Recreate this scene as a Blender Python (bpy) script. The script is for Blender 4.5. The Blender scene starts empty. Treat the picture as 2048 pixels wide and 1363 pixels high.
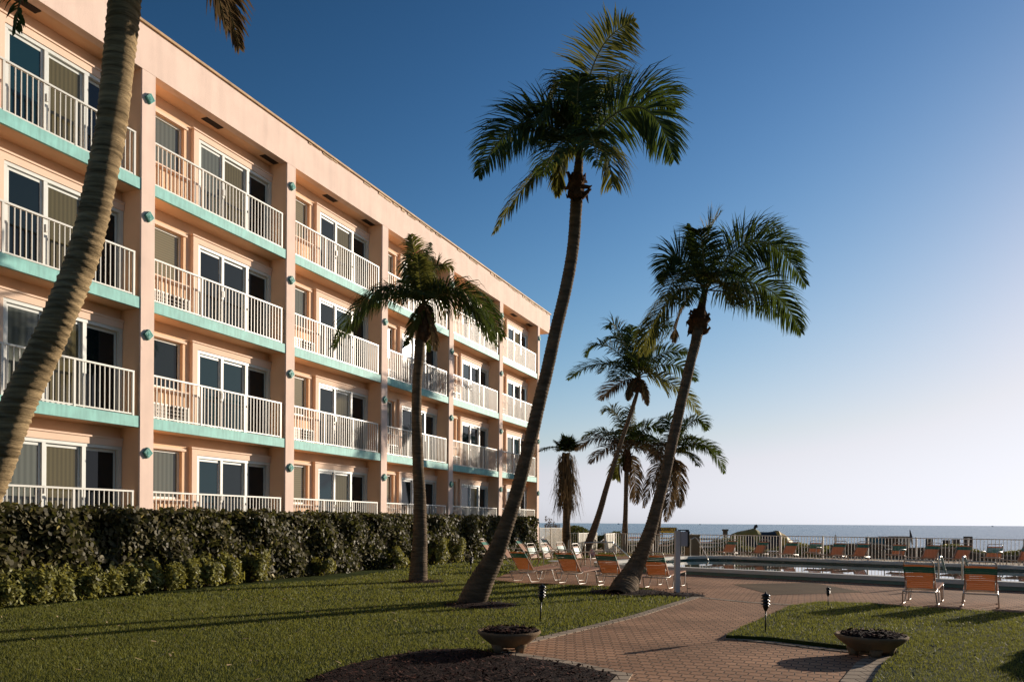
import bpy, bmesh, math, random
import numpy as np
from mathutils import Vector, Matrix
random.seed(7); RNG = np.random.default_rng(7)
S = bpy.context.scene
C = S.collection

# ------------------------------------------------------------------ camera
EYE = 1.6; FPX = 1600.0; CX = 1024.0; CY = 1044.2; ROLL = 0.0065
cam_d = bpy.data.cameras.new("camera"); cam = bpy.data.objects.new("camera", cam_d); C.objects.link(cam)
cam.location = (0, 0, EYE); cam.rotation_euler = (math.pi/2, -ROLL, 0)
cam_d.sensor_width = 36; cam_d.lens = FPX/2048*36
cam_d.shift_y = (CY-681.5)/2048; cam_d.clip_start = 0.1; cam_d.clip_end = 30000
S.camera = cam
# ------------------------------------------------------------------ light
SUN_AZ = 53.0; SUN_EL = 12.0
w = bpy.data.worlds.new("World"); S.world = w; w.use_nodes = True
nt = w.node_tree; bg = nt.nodes['Background']
sky = nt.nodes.new('ShaderNodeTexSky'); sky.sky_type = 'NISHITA'; sky.sun_disc = False
sky.sun_elevation = math.radians(SUN_EL); sky.sun_rotation = math.radians(SUN_AZ)
sky.air_density = 1.0; sky.dust_density = 0.3; sky.ozone_density = 3.0; sky.altitude = 0
# deeper, polarised blue away from the sun and a white rather than yellow horizon
def wm_(op, a, b=None):
    q = nt.nodes.new('ShaderNodeMath'); q.operation = op
    for i, z in enumerate((a, b)):
        if z is None: continue
        if isinstance(z, (int, float)): q.inputs[i].default_value = z
        else: nt.links.new(z, q.inputs[i])
    return q.outputs[0]
sp_ = nt.nodes.new('ShaderNodeSeparateColor'); nt.links.new(sky.outputs[0], sp_.inputs[0]); cb_ = nt.nodes.new('ShaderNodeCombineColor')
rgb_ = [wm_('MULTIPLY', o_, .1) for o_ in sp_.outputs]; rgb_[2] = wm_('MAXIMUM', rgb_[2], rgb_[1])
for i, (a_, g_) in enumerate(((11.4, 2.38), (5.8, 2.19), (6.95, 2.57))):
    y_ = wm_('MULTIPLY', wm_('POWER', rgb_[i], g_), a_); rgb_[i] = wm_('MULTIPLY', wm_('DIVIDE', wm_('MULTIPLY', y_, .78), wm_('ADD', y_, .78)), 10.0)
rgb_[0] = wm_('MINIMUM', rgb_[0], wm_('MULTIPLY', rgb_[1], .99)); rgb_[2] = wm_('MAXIMUM', rgb_[2], wm_('MULTIPLY', rgb_[1], 1.08))
for i in range(3): nt.links.new(rgb_[i], cb_.inputs[i])
nt.links.new(cb_.outputs[0], bg.inputs['Color']); bg.inputs['Strength'].default_value = 0.10
sd = bpy.data.lights.new("sun", 'SUN'); sd.energy = 5.0; sd.angle = math.radians(0.6); sd.color = (1.0, 0.87, 0.72)
sun = bpy.data.objects.new("sun", sd); C.objects.link(sun)
az, el = math.radians(SUN_AZ), math.radians(SUN_EL)
SD = Vector((math.sin(az)*math.cos(el), math.cos(az)*math.cos(el), math.sin(el)))
sun.rotation_euler = SD.to_track_quat('Z', 'Y').to_euler(); sun.location = (20, 0, 30)
S.view_settings.view_transform = 'Standard'; S.view_settings.look = 'None'
S.view_settings.exposure = 0.45; S.view_settings.gamma = 1.0
S.render.engine = 'CYCLES'

# ------------------------------------------------------------------ measuring helpers
def _ab(x, y):
    dx, dy = x-CX, y-CY; c, s = math.cos(ROLL), math.sin(ROLL)
    return dx*c+dy*s, -dx*s+dy*c
def G(x, y, z=0.0):
    a, b = _ab(x, y); Y = FPX*(EYE-z)/b
    return Vector((a/FPX*Y, Y, z))
def P(x, y, Y):
    a, b = _ab(x, y)
    return Vector((a/FPX*Y, Y, EYE-b/FPX*Y))

# ------------------------------------------------------------------ object helpers
def tag(o, label=None, cat=None, group=None, kind=None):
    if label: o['label'] = label
    if cat: o['category'] = cat
    if group: o['group'] = group
    if kind: o['kind'] = kind
    return o
def thing(name, loc, rz=0, label=None, cat=None, group=None):
    o = bpy.data.objects.new(name, None); C.objects.link(o)
    o.location = loc; o.rotation_euler = (0, 0, rz); o.empty_display_size = .2
    return tag(o, label, cat, group)
class MB:
    def __init__(s): s.v = []; s.f = []; s.m = []; s.cur = 0
    def add(s, vs, fs):
        b = len(s.v); s.v += [tuple(p) for p in vs]; s.f += [tuple(i+b for i in f) for f in fs]; s.m += [s.cur]*len(fs)
        return s
    def box(s, x0, x1, y0, y1, z0, z1):
        return s.add([(x0,y0,z0),(x1,y0,z0),(x1,y1,z0),(x0,y1,z0),(x0,y0,z1),(x1,y0,z1),(x1,y1,z1),(x0,y1,z1)],
              [(3,2,1,0),(4,5,6,7),(0,1,5,4),(1,2,6,5),(2,3,7,6),(3,0,4,7)])
    def tube(s, pts, r, n=6, caps=True):
        pts = [Vector(p) for p in pts]; rs = r if isinstance(r, (list, tuple)) else [r]*len(pts)
        vs = []; ref = None
        for i, p in enumerate(pts):
            t = (pts[min(i+1, len(pts)-1)]-pts[max(i-1, 0)]).normalized()
            if ref is None:
                ref = Vector((0,0,1)) if abs(t.z) < .9 else Vector((1,0,0))
                ref = (ref-t*ref.dot(t)).normalized()
            else: 
                ref = (ref-t*ref.dot(t)); ref = ref.normalized() if ref.length > 1e-6 else t.orthogonal().normalized()
            b = t.cross(ref)
            for k in range(n):
                a = 2*math.pi*k/n; vs.append(p+(ref*math.cos(a)+b*math.sin(a))*rs[i])
        fs = [(i*n+k, i*n+(k+1)%n, (i+1)*n+(k+1)%n, (i+1)*n+k) for i in range(len(pts)-1) for k in range(n)]
        if caps: fs += [tuple(range(n-1, -1, -1)), tuple((len(pts)-1)*n+k for k in range(n))]
        return s.add(vs, fs)
    def lathe(s, prof, n=24, cx=0, cy=0):
        vs = [(cx+r*math.cos(2*math.pi*k/n), cy+r*math.sin(2*math.pi*k/n), z) for r, z in prof for k in range(n)]
        fs = [(i*n+k, i*n+(k+1)%n, (i+1)*n+(k+1)%n, (i+1)*n+k) for i in range(len(prof)-1) for k in range(n)]
        fs += [tuple(range(n-1, -1, -1)), tuple((len(prof)-1)*n+k for k in range(n))]
        return s.add(vs, fs)
    def prism(s, poly, z0, z1):
        n = len(poly)
        vs = [(p[0], p[1], z0) for p in poly]+[(p[0], p[1], z1) for p in poly]
        return s.add(vs, [tuple(range(n-1,-1,-1)), tuple(range(n, 2*n))]+[(i, (i+1)%n, n+(i+1)%n, n+i) for i in range(n)])
    def mesh(s, name, mats, smooth=False):
        me = bpy.data.meshes.new(name); me.from_pydata(s.v, [], s.f)
        for m in (mats if isinstance(mats, (list, tuple)) else [mats]): me.materials.append(m)
        if any(s.m): me.polygons.foreach_set('material_index', s.m)
        if smooth: me.polygons.foreach_set('use_smooth', [True]*len(s.f))
        me.update(); return me
    def build(s, name, mats, parent=None, smooth=False, loc=(0,0,0), rz=0):
        return place(name, s.mesh(name, mats, smooth), parent, loc, rz)
def place(name, me, parent=None, loc=(0,0,0), rz=0, sc=None):
    o = bpy.data.objects.new(name, me); C.objects.link(o); o.location = loc; o.rotation_euler = (0,0,rz)
    if parent: o.parent = parent
    if sc: o.scale = sc
    return o
def np_mesh(name, V, quads=None, mats=None, smooth=False, nper=4):
    me = bpy.data.meshes.new(name); nf = len(V)//nper
    me.vertices.add(len(V)); me.vertices.foreach_set('co', V.astype(np.float32).ravel())
    me.loops.add(len(V)); me.loops.foreach_set('vertex_index', np.arange(len(V), dtype=np.int32))
    me.polygons.add(nf); me.polygons.foreach_set('loop_start', np.arange(0, len(V), nper, dtype=np.int32))
    me.polygons.foreach_set('loop_total', np.full(nf, nper, dtype=np.int32))
    if smooth: me.polygons.foreach_set('use_smooth', np.ones(nf, dtype=bool))
    me.update(calc_edges=True); me.validate()
    for m in (mats if isinstance(mats, (list, tuple)) else [mats]): me.materials.append(m)
    return me
def copy_tree(o, parent=None):
    c = o.copy(); C.objects.link(c)
    if parent: c.parent = parent
    for ch in list(o.children): copy_tree(ch, c)
    return c
def bez(a, b, c, n):
    return [a*(1-t)**2+b*2*t*(1-t)+c*t*t for t in [i/(n-1) for i in range(n)]]
def catmull(pts, n=6):
    out = []; k = len(pts)
    for i in range(k-1):
        p0, p1, p2, p3 = pts[max(i-1,0)], pts[i], pts[i+1], pts[min(i+2,k-1)]
        for j in range(n):
            t = j/n
            out.append(((p1*2)+(p2-p0)*t+(p0*2-p1*5+p2*4-p3)*t*t+(p1*3-p0-p2*3+p3)*t**3)*.5)
    out.append(pts[-1]); return out

# ------------------------------------------------------------------ materials
def mat(name, col, rough=.6, var=0, vscale=3., bump=0, bscale=20., spec=.5, metal=0, trans=0, tcol=None, isl=0, coat=0, detail=5, stretch=None):
    """base colour varied by noise; optional bump; trans = share of translucent light; isl = random colour per leaf"""
    m = bpy.data.materials.new(name); m.use_nodes = True; n = m.node_tree.nodes; l = m.node_tree.links
    b = n['Principled BSDF']; b.inputs['Roughness'].default_value = rough; b.inputs['Metallic'].default_value = metal
    b.inputs['Specular IOR Level'].default_value = spec; b.inputs['Coat Weight'].default_value = coat
    b.inputs['Base Color'].default_value = (*col, 1)
    src = None
    tc = n.new('ShaderNodeTexCoord'); co = tc.outputs['Object']
    if stretch:
        mp = n.new('ShaderNodeMapping'); mp.inputs['Scale'].default_value = stretch; l.new(co, mp.inputs[0]); co = mp.outputs[0]
    if var:
        nz = n.new('ShaderNodeTexNoise'); nz.inputs['Scale'].default_value = vscale; nz.inputs['Detail'].default_value = detail
        l.new(co, nz.inputs['Vector'])
        r = n.new('ShaderNodeMapRange'); r.inputs['From Min'].default_value = .3; r.inputs['From Max'].default_value = .7
        r.inputs['To Min'].default_value = 1-var; r.inputs['To Max'].default_value = 1+var; l.new(nz.outputs[0], r.inputs[0])
        mx = n.new('ShaderNodeVectorMath'); mx.operation = 'SCALE'; mx.inputs[0].default_value = col; l.new(r.outputs[0], mx.inputs['Scale'])
        src = mx.outputs[0]
    if isl:
        g = n.new('ShaderNodeNewGeometry'); r2 = n.new('ShaderNodeMapRange'); r2.inputs['To Min'].default_value = 1-isl; r2.inputs['To Max'].default_value = 1+isl
        l.new(g.outputs['Random Per Island'], r2.inputs[0])
        m2 = n.new('ShaderNodeVectorMath'); m2.operation = 'SCALE'; l.new(r2.outputs[0], m2.inputs['Scale'])
        if src: l.new(src, m2.inputs[0])
        else: m2.inputs[0].default_value = col
        src = m2.outputs[0]
    if src: l.new(src, b.inputs['Base Color'])
    if bump:
        bz = n.new('ShaderNodeTexNoise'); bz.inputs['Scale'].default_value = bscale; bz.inputs['Detail'].default_value = 6; l.new(co, bz.inputs['Vector'])
        bp = n.new('ShaderNodeBump'); bp.inputs['Strength'].default_value = bump; bp.inputs['Distance'].default_value = .02
        l.new(bz.outputs[0], bp.inputs['Height']); l.new(bp.outputs[0], b.inputs['Normal'])
    if trans:
        t = n.new('ShaderNodeBsdfTranslucent'); t.inputs[0].default_value = (*(tcol or col), 1)
        ms = n.new('ShaderNodeMixShader'); ms.inputs[0].default_value = trans
        l.new(b.outputs[0], ms.inputs[1]); l.new(t.outputs[0], ms.inputs[2]); l.new(ms.outputs[0], n['Material Output'].inputs[0])
    return m
def streaks(m, lo=.82, sc=(1.2, 1.2, .12), amt=1.0):
    """faint rain streaks running down painted stucco"""
    n = m.node_tree.nodes; l = m.node_tree.links; b = n['Principled BSDF']
    old = b.inputs['Base Color'].links[0].from_socket
    tc = n.new('ShaderNodeTexCoord'); mp = n.new('ShaderNodeMapping'); mp.inputs['Scale'].default_value = sc; l.new(tc.outputs['Object'], mp.inputs[0])
    nz = n.new('ShaderNodeTexNoise'); nz.inputs['Scale'].default_value = 3; nz.inputs['Detail'].default_value = 4; l.new(mp.outputs[0], nz.inputs['Vector'])
    r = n.new('ShaderNodeMapRange'); r.inputs['From Min'].default_value = .35; r.inputs['From Max'].default_value = .6; r.inputs['To Min'].default_value = lo; r.inputs['To Max'].default_value = 1
    l.new(nz.outputs[0], r.inputs[0]); v = n.new('ShaderNodeVectorMath'); v.operation = 'SCALE'; l.new(old, v.inputs[0]); l.new(r.outputs[0], v.inputs['Scale'])
    l.new(v.outputs[0], b.inputs['Base Color']); return m
M = {}
M['facade'] = streaks(mat('facade_pink', (.82,.62,.51), .85, .07, 1.2, .25, 60, spec=.2), .92)
M['peach'] = mat('peach_stucco', (.82,.54,.34), .85, .06, 1.5, .25, 60, spec=.2)
M['trim'] = mat('trim_stucco', (.82,.60,.45), .8, .04, 2, .15, 60, spec=.2)
M['teal'] = streaks(mat('teal_paint', (.24,.54,.48), .6, .15, 2.5, .1, 40, spec=.3), .8, (3,3,.5))
M['tile'] = mat('tile_teal', (.05,.30,.25), .7, .25, 12)
M['white'] = mat('white_paint', (.66,.64,.57), .4, .04, 4)
M['frame'] = mat('white_frame', (.66,.67,.62), .4, .04, 4)
M['alu'] = mat('alu_shade', (.55,.53,.47), .45, .05, 4)
M['fence'] = mat('fence_white', (.74,.70,.60), .45, .06, 4)
M['vent'] = mat('vent_dark', (.035,.022,.015), .8)
M['roofing'] = mat('roof_edge', (.42,.26,.12), .7, .3, 3)
M['grille_dark'] = mat('grille_dark', (.035,.025,.015), .6)
M['steel'] = mat('steel', (.62,.58,.50), .28, metal=.9)
M['black'] = mat('black_metal', (.006,.006,.007), .35)
M['salmon'] = mat('salmon_strap', (.52,.29,.18), .6, .06, 6, spec=.3, trans=.32, tcol=(.68,.35,.12))
M['green'] = mat('green_strap', (.030,.22,.15), .5, .1, 6, trans=.12, tcol=(.01,.2,.1))
M['chairframe'] = mat('chair_frame', (.62,.52,.40), .35, .04, 5)
M['concrete'] = mat('bowl_concrete', (.21,.145,.085), .9, .15, 8, .6, 90, spec=.1)
M['soil'] = mat('mulch_soil', (.018,.008,.006), .95, .4, 14, .9, 40, spec=.1)
M['chip'] = mat('mulch_chip', (.06,.022,.014), .85, isl=.7, spec=.15)
M['kerb'] = mat('kerb_stone', (.33,.27,.21), .85, .15, 5, .4, 30, spec=.2)
M['sand'] = mat('sand', (.40,.30,.19), .95, .15, .6, .5, 8, spec=.1)
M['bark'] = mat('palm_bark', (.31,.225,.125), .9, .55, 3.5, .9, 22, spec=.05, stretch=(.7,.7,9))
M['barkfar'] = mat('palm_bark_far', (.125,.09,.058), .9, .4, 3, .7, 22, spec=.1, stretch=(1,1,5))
M['fibre'] = mat('palm_fibre', (.10,.055,.03), .95, .4, 9, .8, 30, spec=.05)
M['leaf'] = mat('palm_leaf', (.036,.055,.018), .75, isl=.35, spec=.12, trans=.22, tcol=(.10,.14,.02))
M['leafy'] = mat('palm_leaf_yellow', (.06,.072,.02), .8, isl=.4, spec=.1, trans=.28, tcol=(.22,.21,.04))
M['leafd'] = mat('palm_leaf_dead', (.10,.072,.042), .8, isl=.4, spec=.1, trans=.2, tcol=(.20,.13,.06))
M['rachis'] = mat('palm_rachis', (.13,.12,.05), .8, spec=.1)
M['hleaf'] = mat('sea_grape_leaf', (.066,.056,.022), .55, isl=.55, spec=.18, trans=.14, tcol=(.22,.22,.05))
M['hleafp'] = mat('sea_grape_leaf_glint', (.24,.19,.065), .5, isl=.5, spec=.15, trans=.2, tcol=(.4,.35,.1))
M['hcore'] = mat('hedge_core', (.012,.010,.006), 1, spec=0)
M['hstem'] = mat('hedge_stem', (.10,.06,.035), .9)
M['sleaf'] = mat('variegated_leaf', (.165,.16,.045), .5, isl=.7, spec=.2, trans=.22, tcol=(.5,.45,.08))
M['dleaf'] = mat('dune_leaf', (.075,.095,.03), .6, isl=.6, spec=.2, trans=.2, tcol=(.2,.22,.04))
M['blade'] = mat('grass_blade', (.135,.142,.036), .6, .35, .9, isl=.5, spec=.2, trans=.34, tcol=(.25,.25,.04))
M['lawn'] = mat('lawn', (.040,.052,.012), .95, .35, 1.3, .8, 60, spec=.05)
M['wood'] = mat('weathered_wood', (.12,.085,.055), .9, .3, 4, .4, 30)
M['tarpy'] = mat('tarp_ochre', (.50,.30,.04), .6, .2, 2)
M['tarpo'] = mat('tarp_olive', (.26,.22,.05), .7, .2, 2)
M['tarpk'] = mat('tarp_black', (.012,.012,.015), .6)
M['signy'] = mat('sign_yellow', (.72,.48,.06), .55, .1, 6)
M['signk'] = mat('sign_black', (.02,.017,.01), .6)
M['pink'] = mat('pink_fabric', (.70,.38,.33), .8, .1, 3)
M['grey'] = mat('grey_box', (.46,.43,.44), .5, .04, 3)
M['postw'] = mat('post_white', (.66,.60,.56), .5, .04, 3)
M['utility'] = mat('utility_tan', (.22,.17,.09), .8, .1, 3)
M['blue'] = mat('blue_cover', (.02,.10,.14), .6, .1, 3)
M['coping'] = mat('coping', (.62,.58,.50), .6, .06, 3, .1, 40)
M['hullw'] = mat('far_hull', (.5,.5,.5), .6)
def glass(name, col, rough=.03, stripes=None, spec=.35):
    m = mat(name, col, rough, spec=spec); n = m.node_tree.nodes; l = m.node_tree.links; b = n['Principled BSDF']
    if stripes:
        tc = n.new('ShaderNodeTexCoord'); s = n.new('ShaderNodeSeparateXYZ'); l.new(tc.outputs['Object'], s.inputs[0])
        a = n.new('ShaderNodeMath'); a.operation = 'MULTIPLY'; a.inputs[1].default_value = stripes; l.new(s.outputs[2 if stripes < 30 else 0], a.inputs[0])
        f = n.new('ShaderNodeMath'); f.operation = 'SINE'; l.new(a.outputs[0], f.inputs[0])
        if stripes < 30:
            a.inputs[1].default_value = 2*math.pi*stripes
        r = n.new('ShaderNodeMapRange'); r.inputs['From Min'].default_value = -1; r.inputs['To Min'].default_value = .78; r.inputs['To Max'].default_value = 1.08; l.new(f.outputs[0], r.inputs[0])
        v = n.new('ShaderNodeVectorMath'); v.operation = 'SCALE'; v.inputs[0].default_value = col; l.new(r.outputs[0], v.inputs['Scale']); l.new(v.outputs[0], b.inputs['Base Color'])
    return m
M['g_dark'] = glass('glass_dark', (.006,.012,.014))
M['g_teal'] = glass('glass_blue', (.008,.028,.036))
M['g_curt'] = glass('glass_curtain', (.105,.088,.042), .05, 60)
M['g_grey'] = glass('glass_sheer', (.12,.13,.11), .05, 45)
M['g_blind'] = glass('glass_blind', (.19,.165,.10), .06, 16)

def brick_mat(name, col, rot, bw=.235, bh=.115, pale=True, colvar=.22):
    m = bpy.data.materials.new(name); m.use_nodes = True; n = m.node_tree.nodes; l = m.node_tree.links
    b = n['Principled BSDF']; b.inputs['Roughness'].default_value = .9; b.inputs['Specular IOR Level'].default_value = .06
    tc = n.new('ShaderNodeTexCoord'); mp = n.new('ShaderNodeMapping'); mp.inputs['Rotation'].default_value = (0,0,-rot); l.new(tc.outputs['Object'], mp.inputs[0])
    # slight wander so that joints are not ruler-straight
    wn = n.new('ShaderNodeTexNoise'); wn.inputs['Scale'].default_value = 2.2; l.new(mp.outputs[0], wn.inputs['Vector'])
    wv = n.new('ShaderNodeVectorMath'); wv.operation = 'MULTIPLY_ADD'; wv.inputs[1].default_value = (.03,.03,0); l.new(wn.outputs['Color'], wv.inputs[0]); l.new(mp.outputs[0], wv.inputs[2])
    s = n.new('ShaderNodeSeparateXYZ'); l.new(wv.outputs[0], s.inputs[0])
    def mth(op, a, bb=None, c=None):
        q = n.new('ShaderNodeMath'); q.operation = op
        for i, z in enumerate((a, bb, c)):
            if z is None: continue
            if isinstance(z, (int, float)): q.inputs[i].default_value = z
            else: l.new(z, q.inputs[i])
        return q.outputs[0]
    u = mth('DIVIDE', s.outputs[0], bw); v = mth('DIVIDE', s.outputs[1], bh)
    row = mth('FLOOR', v); u2 = mth('ADD', u, mth('MULTIPLY', mth('MODULO', mth('ABSOLUTE', row), 2), .5))
    fu = mth('ABSOLUTE', mth('SUBTRACT', mth('FRACT', u2), .5)); fv = mth('ABSOLUTE', mth('SUBTRACT', mth('FRACT', v), .5))
    du = mth('MULTIPLY', mth('SUBTRACT', .5, fu), bw); dv = mth('MULTIPLY', mth('SUBTRACT', .5, fv), bh)   # metres to the joint
    jh = mth('LESS_THAN', dv, .016); jv = mth('LESS_THAN', du, .006)  # row joints drawn wide to take in the shade on paver bevels
    joint = mth('MAXIMUM', jh, jv)
    dot = mth('LESS_THAN', mth('ADD', mth('MULTIPLY', du, 2.4), dv), .034)       # painted glint of sunlit chamfers where three pavers meet
    cell = n.new('ShaderNodeCombineXYZ'); l.new(mth('FLOOR', u2), cell.inputs[0]); l.new(row, cell.inputs[1])
    wnz = n.new('ShaderNodeTexWhiteNoise'); wnz.noise_dimensions = '2D'; l.new(cell.outputs[0], wnz.inputs['Vector'])
    big = n.new('ShaderNodeTexNoise'); big.inputs['Scale'].default_value = .7; big.inputs['Detail'].default_value = 6; l.new(mp.outputs[0], big.inputs['Vector'])
    fine = n.new('ShaderNodeTexNoise'); fine.inputs['Scale'].default_value = 45; l.new(mp.outputs[0], fine.inputs['Vector'])
    k = mth('ADD', mth('MULTIPLY_ADD', wnz.outputs['Value'], colvar, 1-colvar/2), mth('MULTIPLY_ADD', big.outputs[0], 1.6, -.8))
    k = mth('MULTIPLY', k, mth('MULTIPLY_ADD', fine.outputs[0], .5, .75))
    base = n.new('ShaderNodeVectorMath'); base.operation = 'SCALE'; base.inputs[0].default_value = col; l.new(k, base.inputs['Scale'])
    mx = n.new('ShaderNodeMix'); mx.data_type = 'RGBA'; l.new(joint, mx.inputs['Factor']); l.new(base.outputs[0], mx.inputs['A']); mx.inputs['B'].default_value = (.045,.028,.018,1)
    mx2 = n.new('ShaderNodeMix'); mx2.data_type = 'RGBA'; l.new(mth('MULTIPLY', dot, .75 if pale else 0), mx2.inputs['Factor']); l.new(mx.outputs['Result'], mx2.inputs['A']); mx2.inputs['B'].default_value = (.46,.36,.27,1)
    l.new(mx2.outputs['Result'], b.inputs['Base Color'])
    hgt = mth('ADD', mth('MULTIPLY', mth('SUBTRACT', 1, joint), 1), mth('MULTIPLY', fine.outputs[0], .25))
    hgt = mth('ADD', hgt, mth('MULTIPLY', wnz.outputs['Value'], .35))
    bp = n.new('ShaderNodeBump'); bp.inputs['Strength'].default_value = .5; bp.inputs['Distance'].default_value = .006; l.new(hgt, bp.inputs['Height']); l.new(bp.outputs[0], b.inputs['Normal'])
    return m

# ------------------------------------------------------------------ plan directions
TH = math.atan(661/1600); SN, CS = math.sin(TH), math.cos(TH)      # facade runs away along (SN, CS)
CF = 16.81
BROT = math.atan2(CS, SN)
POOL_E = Vector((.776, -.630, 0)); POOL_N = Vector((.630, .776, 0))
def at_n(x, n):                                                   # ground point on pool-parallel line n seen at photo column x
    k = (x-CX)/FPX; Y = n/(k*POOL_N.x+POOL_N.y); return Vector((k*Y, Y, 0))
def hedge_pt(x, perp):                                            # point on a facade-parallel line, perp metres left of the camera
    c = perp/CS; Y = FPX*c/(1685-x); return Vector(((x-CX)/FPX*Y, Y, 0))
def fac(t, out, z=0):                                             # point t along the facade, out metres in front of it
    return Vector((-CF+t*SN+out*CS, t*CS-out*SN, z))

# ------------------------------------------------------------------ ground, sea
g = MB(); ss = [-60, 20, 40, 60, 75, 95, 130]; zz = [-.03, -.03, -.03, -.25, -.9, -2.0, -4.0]
for i, (s_, z_) in enumerate(zip(ss, zz)):
    for j in range(31):
        e = -400+j*800/30; q = POOL_N*s_+POOL_E*e; g.v.append((q.x, q.y, z_))
g.f = [(i*31+j, i*31+j+1, (i+1)*31+j+1, (i+1)*31+j) for i in range(len(ss)-1) for j in range(30)]; g.m = [0]*len(g.f)
tag(g.build('ground', M['sand']), kind='structure')
seam = mat('sea_water', (.045,.115,.155), .22, .10, .01, 0, spec=.5, stretch=(1,6,1))
n = seam.node_tree.nodes; l = seam.node_tree.links
tc = n.new('ShaderNodeTexCoord'); nz = n.new('ShaderNodeTexNoise'); nz.inputs['Scale'].default_value = .35; nz.inputs['Detail'].default_value = 8; l.new(tc.outputs['Object'], nz.inputs['Vector'])
bp = n.new('ShaderNodeBump'); bp.inputs['Strength'].default_value = .9; bp.inputs['Distance'].default_value = 1.2; l.new(nz.outputs[0], bp.inputs['Height']); l.new(bp.outputs[0], n['Principled BSDF'].inputs['Normal'])
sw = MB(); A = POOL_N*90; 
sw.add([tuple(A-POOL_E*15000+Vector((0,0,-1.9))), tuple(A+POOL_E*15000+Vector((0,0,-1.9))), tuple(A+POOL_E*15000+POOL_N*15000+Vector((0,0,-1.9))), tuple(A-POOL_E*15000+POOL_N*15000+Vector((0,0,-1.9)))], [(0,1,2,3)])
tag(sw.build('sea_water', seam), kind='structure')

# ------------------------------------------------------------------ lawns, path, deck
def gp(l): return [tuple(G(x, y))[:2] for x, y in l]
def sheet(name, poly, z, m, kind='structure'):
    from mathutils.geometry import tessellate_polygon
    tri = tessellate_polygon([[Vector((p[0], p[1], 0)) for p in poly]])
    mb = MB(); vs = [(p[0], p[1], z) for p in poly]; fs = []
    for a, b_, c in tri:
        ar = (poly[b_][0]-poly[a][0])*(poly[c][1]-poly[a][1])-(poly[b_][1]-poly[a][1])*(poly[c][0]-poly[a][0])
        fs.append((a, b_, c) if ar > 0 else (c, b_, a))
    mb.add(vs, fs); o = mb.build(name, m)
    if kind: o['kind'] = kind
    return o
lawn_poly = [(-20,-90),(90,-90),(90,6),(33,14)]+[tuple(at_n(x, 36.6))[:2] for x in (2300,1700,1300,1180)]+[(2.0,46),(-3,46),tuple(fac(45,.2))[:2],tuple(fac(-8,.2))[:2]]
sheet('lawn', lawn_poly, 0.0, M['lawn'])
pathL = gp([(1215,1372),(1235,1352),(1130,1329),(1000,1308),(985,1296),(1085,1274),(1180,1252),(1270,1230),(1330,1211),(1385,1194)])
deck_px = [(1385,1189),(1345,1187),(1294,1176),(1192,1171),(1040,1166),(985,1159),(1010,1148),(1060,1136),(1110,1124),(1150,1119),(1185,1114)]
deckA = gp(deck_px)
rl_up = [(1450,1276),(1480,1262),(1530,1240),(1580,1216),(1640,1208),(1740,1211),(1800,1217),(1880,1222),(2048,1232),(2300,1246)]
rl_lo = [(1450,1276),(1540,1284),(1640,1296),(1705,1303),(1800,1312),(1770,1332),(1745,1372)]
path_poly = [(.9,4.0)]+pathL+gp([(1440,1199),(1500,1205),(1597,1212)])+gp([(1580,1216),(1530,1240),(1480,1262),(1450,1276)])+gp(rl_lo[1:])+[(3.0,4.0)]
# deck region
deck_poly = deckA+[tuple(at_n(1225, 36.1))[:2], tuple(at_n(1500, 36.2))[:2], tuple(at_n(2300, 36.2))[:2], (26.0, 20.0)]+gp(rl_up[::-1][:6])+gp([(1597,1212),(1500,1205),(1440,1199)])
brick_path = brick_mat('brick_path', (.37,.21,.125), math.atan2(-SN, CS), .128, .19)
brick_deck = brick_mat('brick_deck', (.35,.195,.115), math.atan2(POOL_E.y, POOL_E.x), .128, .19)
brick_dia = brick_mat('brick_diamond', (.125,.08,.04), math.atan2(POOL_E.y, POOL_E.x)+math.pi/4, pale=False)
kerbm = brick_mat('kerb_pavers', (.34,.27,.20), math.atan2(-SN, CS)+.35, .22, .22, pale=False, colvar=.15)
sheet('path', path_poly, .010, brick_path)
sheet('pool_deck', deck_poly, .010, brick_deck)
sheet('deck_inlay', gp([(1465,1168.5),(1545,1190),(1730,1184.5),(1624,1165)]), .0145, brick_dia)
def strip(name, pts, wdt, z0, z1, m, side=1):
    pts = [Vector((p[0], p[1], 0)) for p in pts]; mb = MB(); L = []; R = []
    for i, p in enumerate(pts):
        t = (pts[min(i+1,len(pts)-1)]-pts[max(i-1,0)]).normalized(); nn = Vector((-t.y, t.x, 0))*side
        L.append(p); R.append(p+nn*wdt)
    for i in range(len(pts)-1):
        q = [L[i], L[i+1], R[i+1], R[i]]; mb.prism([(v.x, v.y) for v in q], z0, z1)
    o = mb.build(name, m); o['kind'] = 'structure'; return o
strip('path_edging', pathL[3:], .17, -.01, .022, kerbm, -1)
strip('path_edging', pathL[:4], .17, -.01, .022, kerbm, -1)
strip('path_edging', gp([(1455,1277)]+rl_lo[1:5]), .14, -.01, .022, kerbm, -1)
strip('path_edging', gp(rl_lo[4:]), .30, -.01, .022, kerbm, -1)
strip('path_edging', gp([(1385,1192),(1440,1198),(1500,1204),(1600,1210)]), .16, .004, .0155, kerbm, -1)
# mulch bed in the near left corner
mulch_poly = gp([(1215,1372),(1233,1353),(1130,1331),(1000,1310),(930,1300),(850,1303),(760,1318),(680,1338),(600,1372)])+[(-1.5,5.5),(.5,5.5)]
sheet('mulch_bed', mulch_poly, .030, M['soil'])
def inpoly(pts, poly):
    x, y = pts[:,0], pts[:,1]; r = np.zeros(len(pts), bool); j = len(poly)-1
    for i in range(len(poly)):
        xi, yi = poly[i]; xj, yj = poly[j]
        c = ((yi > y) != (yj > y)) & (x < (xj-xi)*(y-yi)/(yj-yi+1e-12)+xi); r ^= c; j = i
    return r
RING = []
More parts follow.
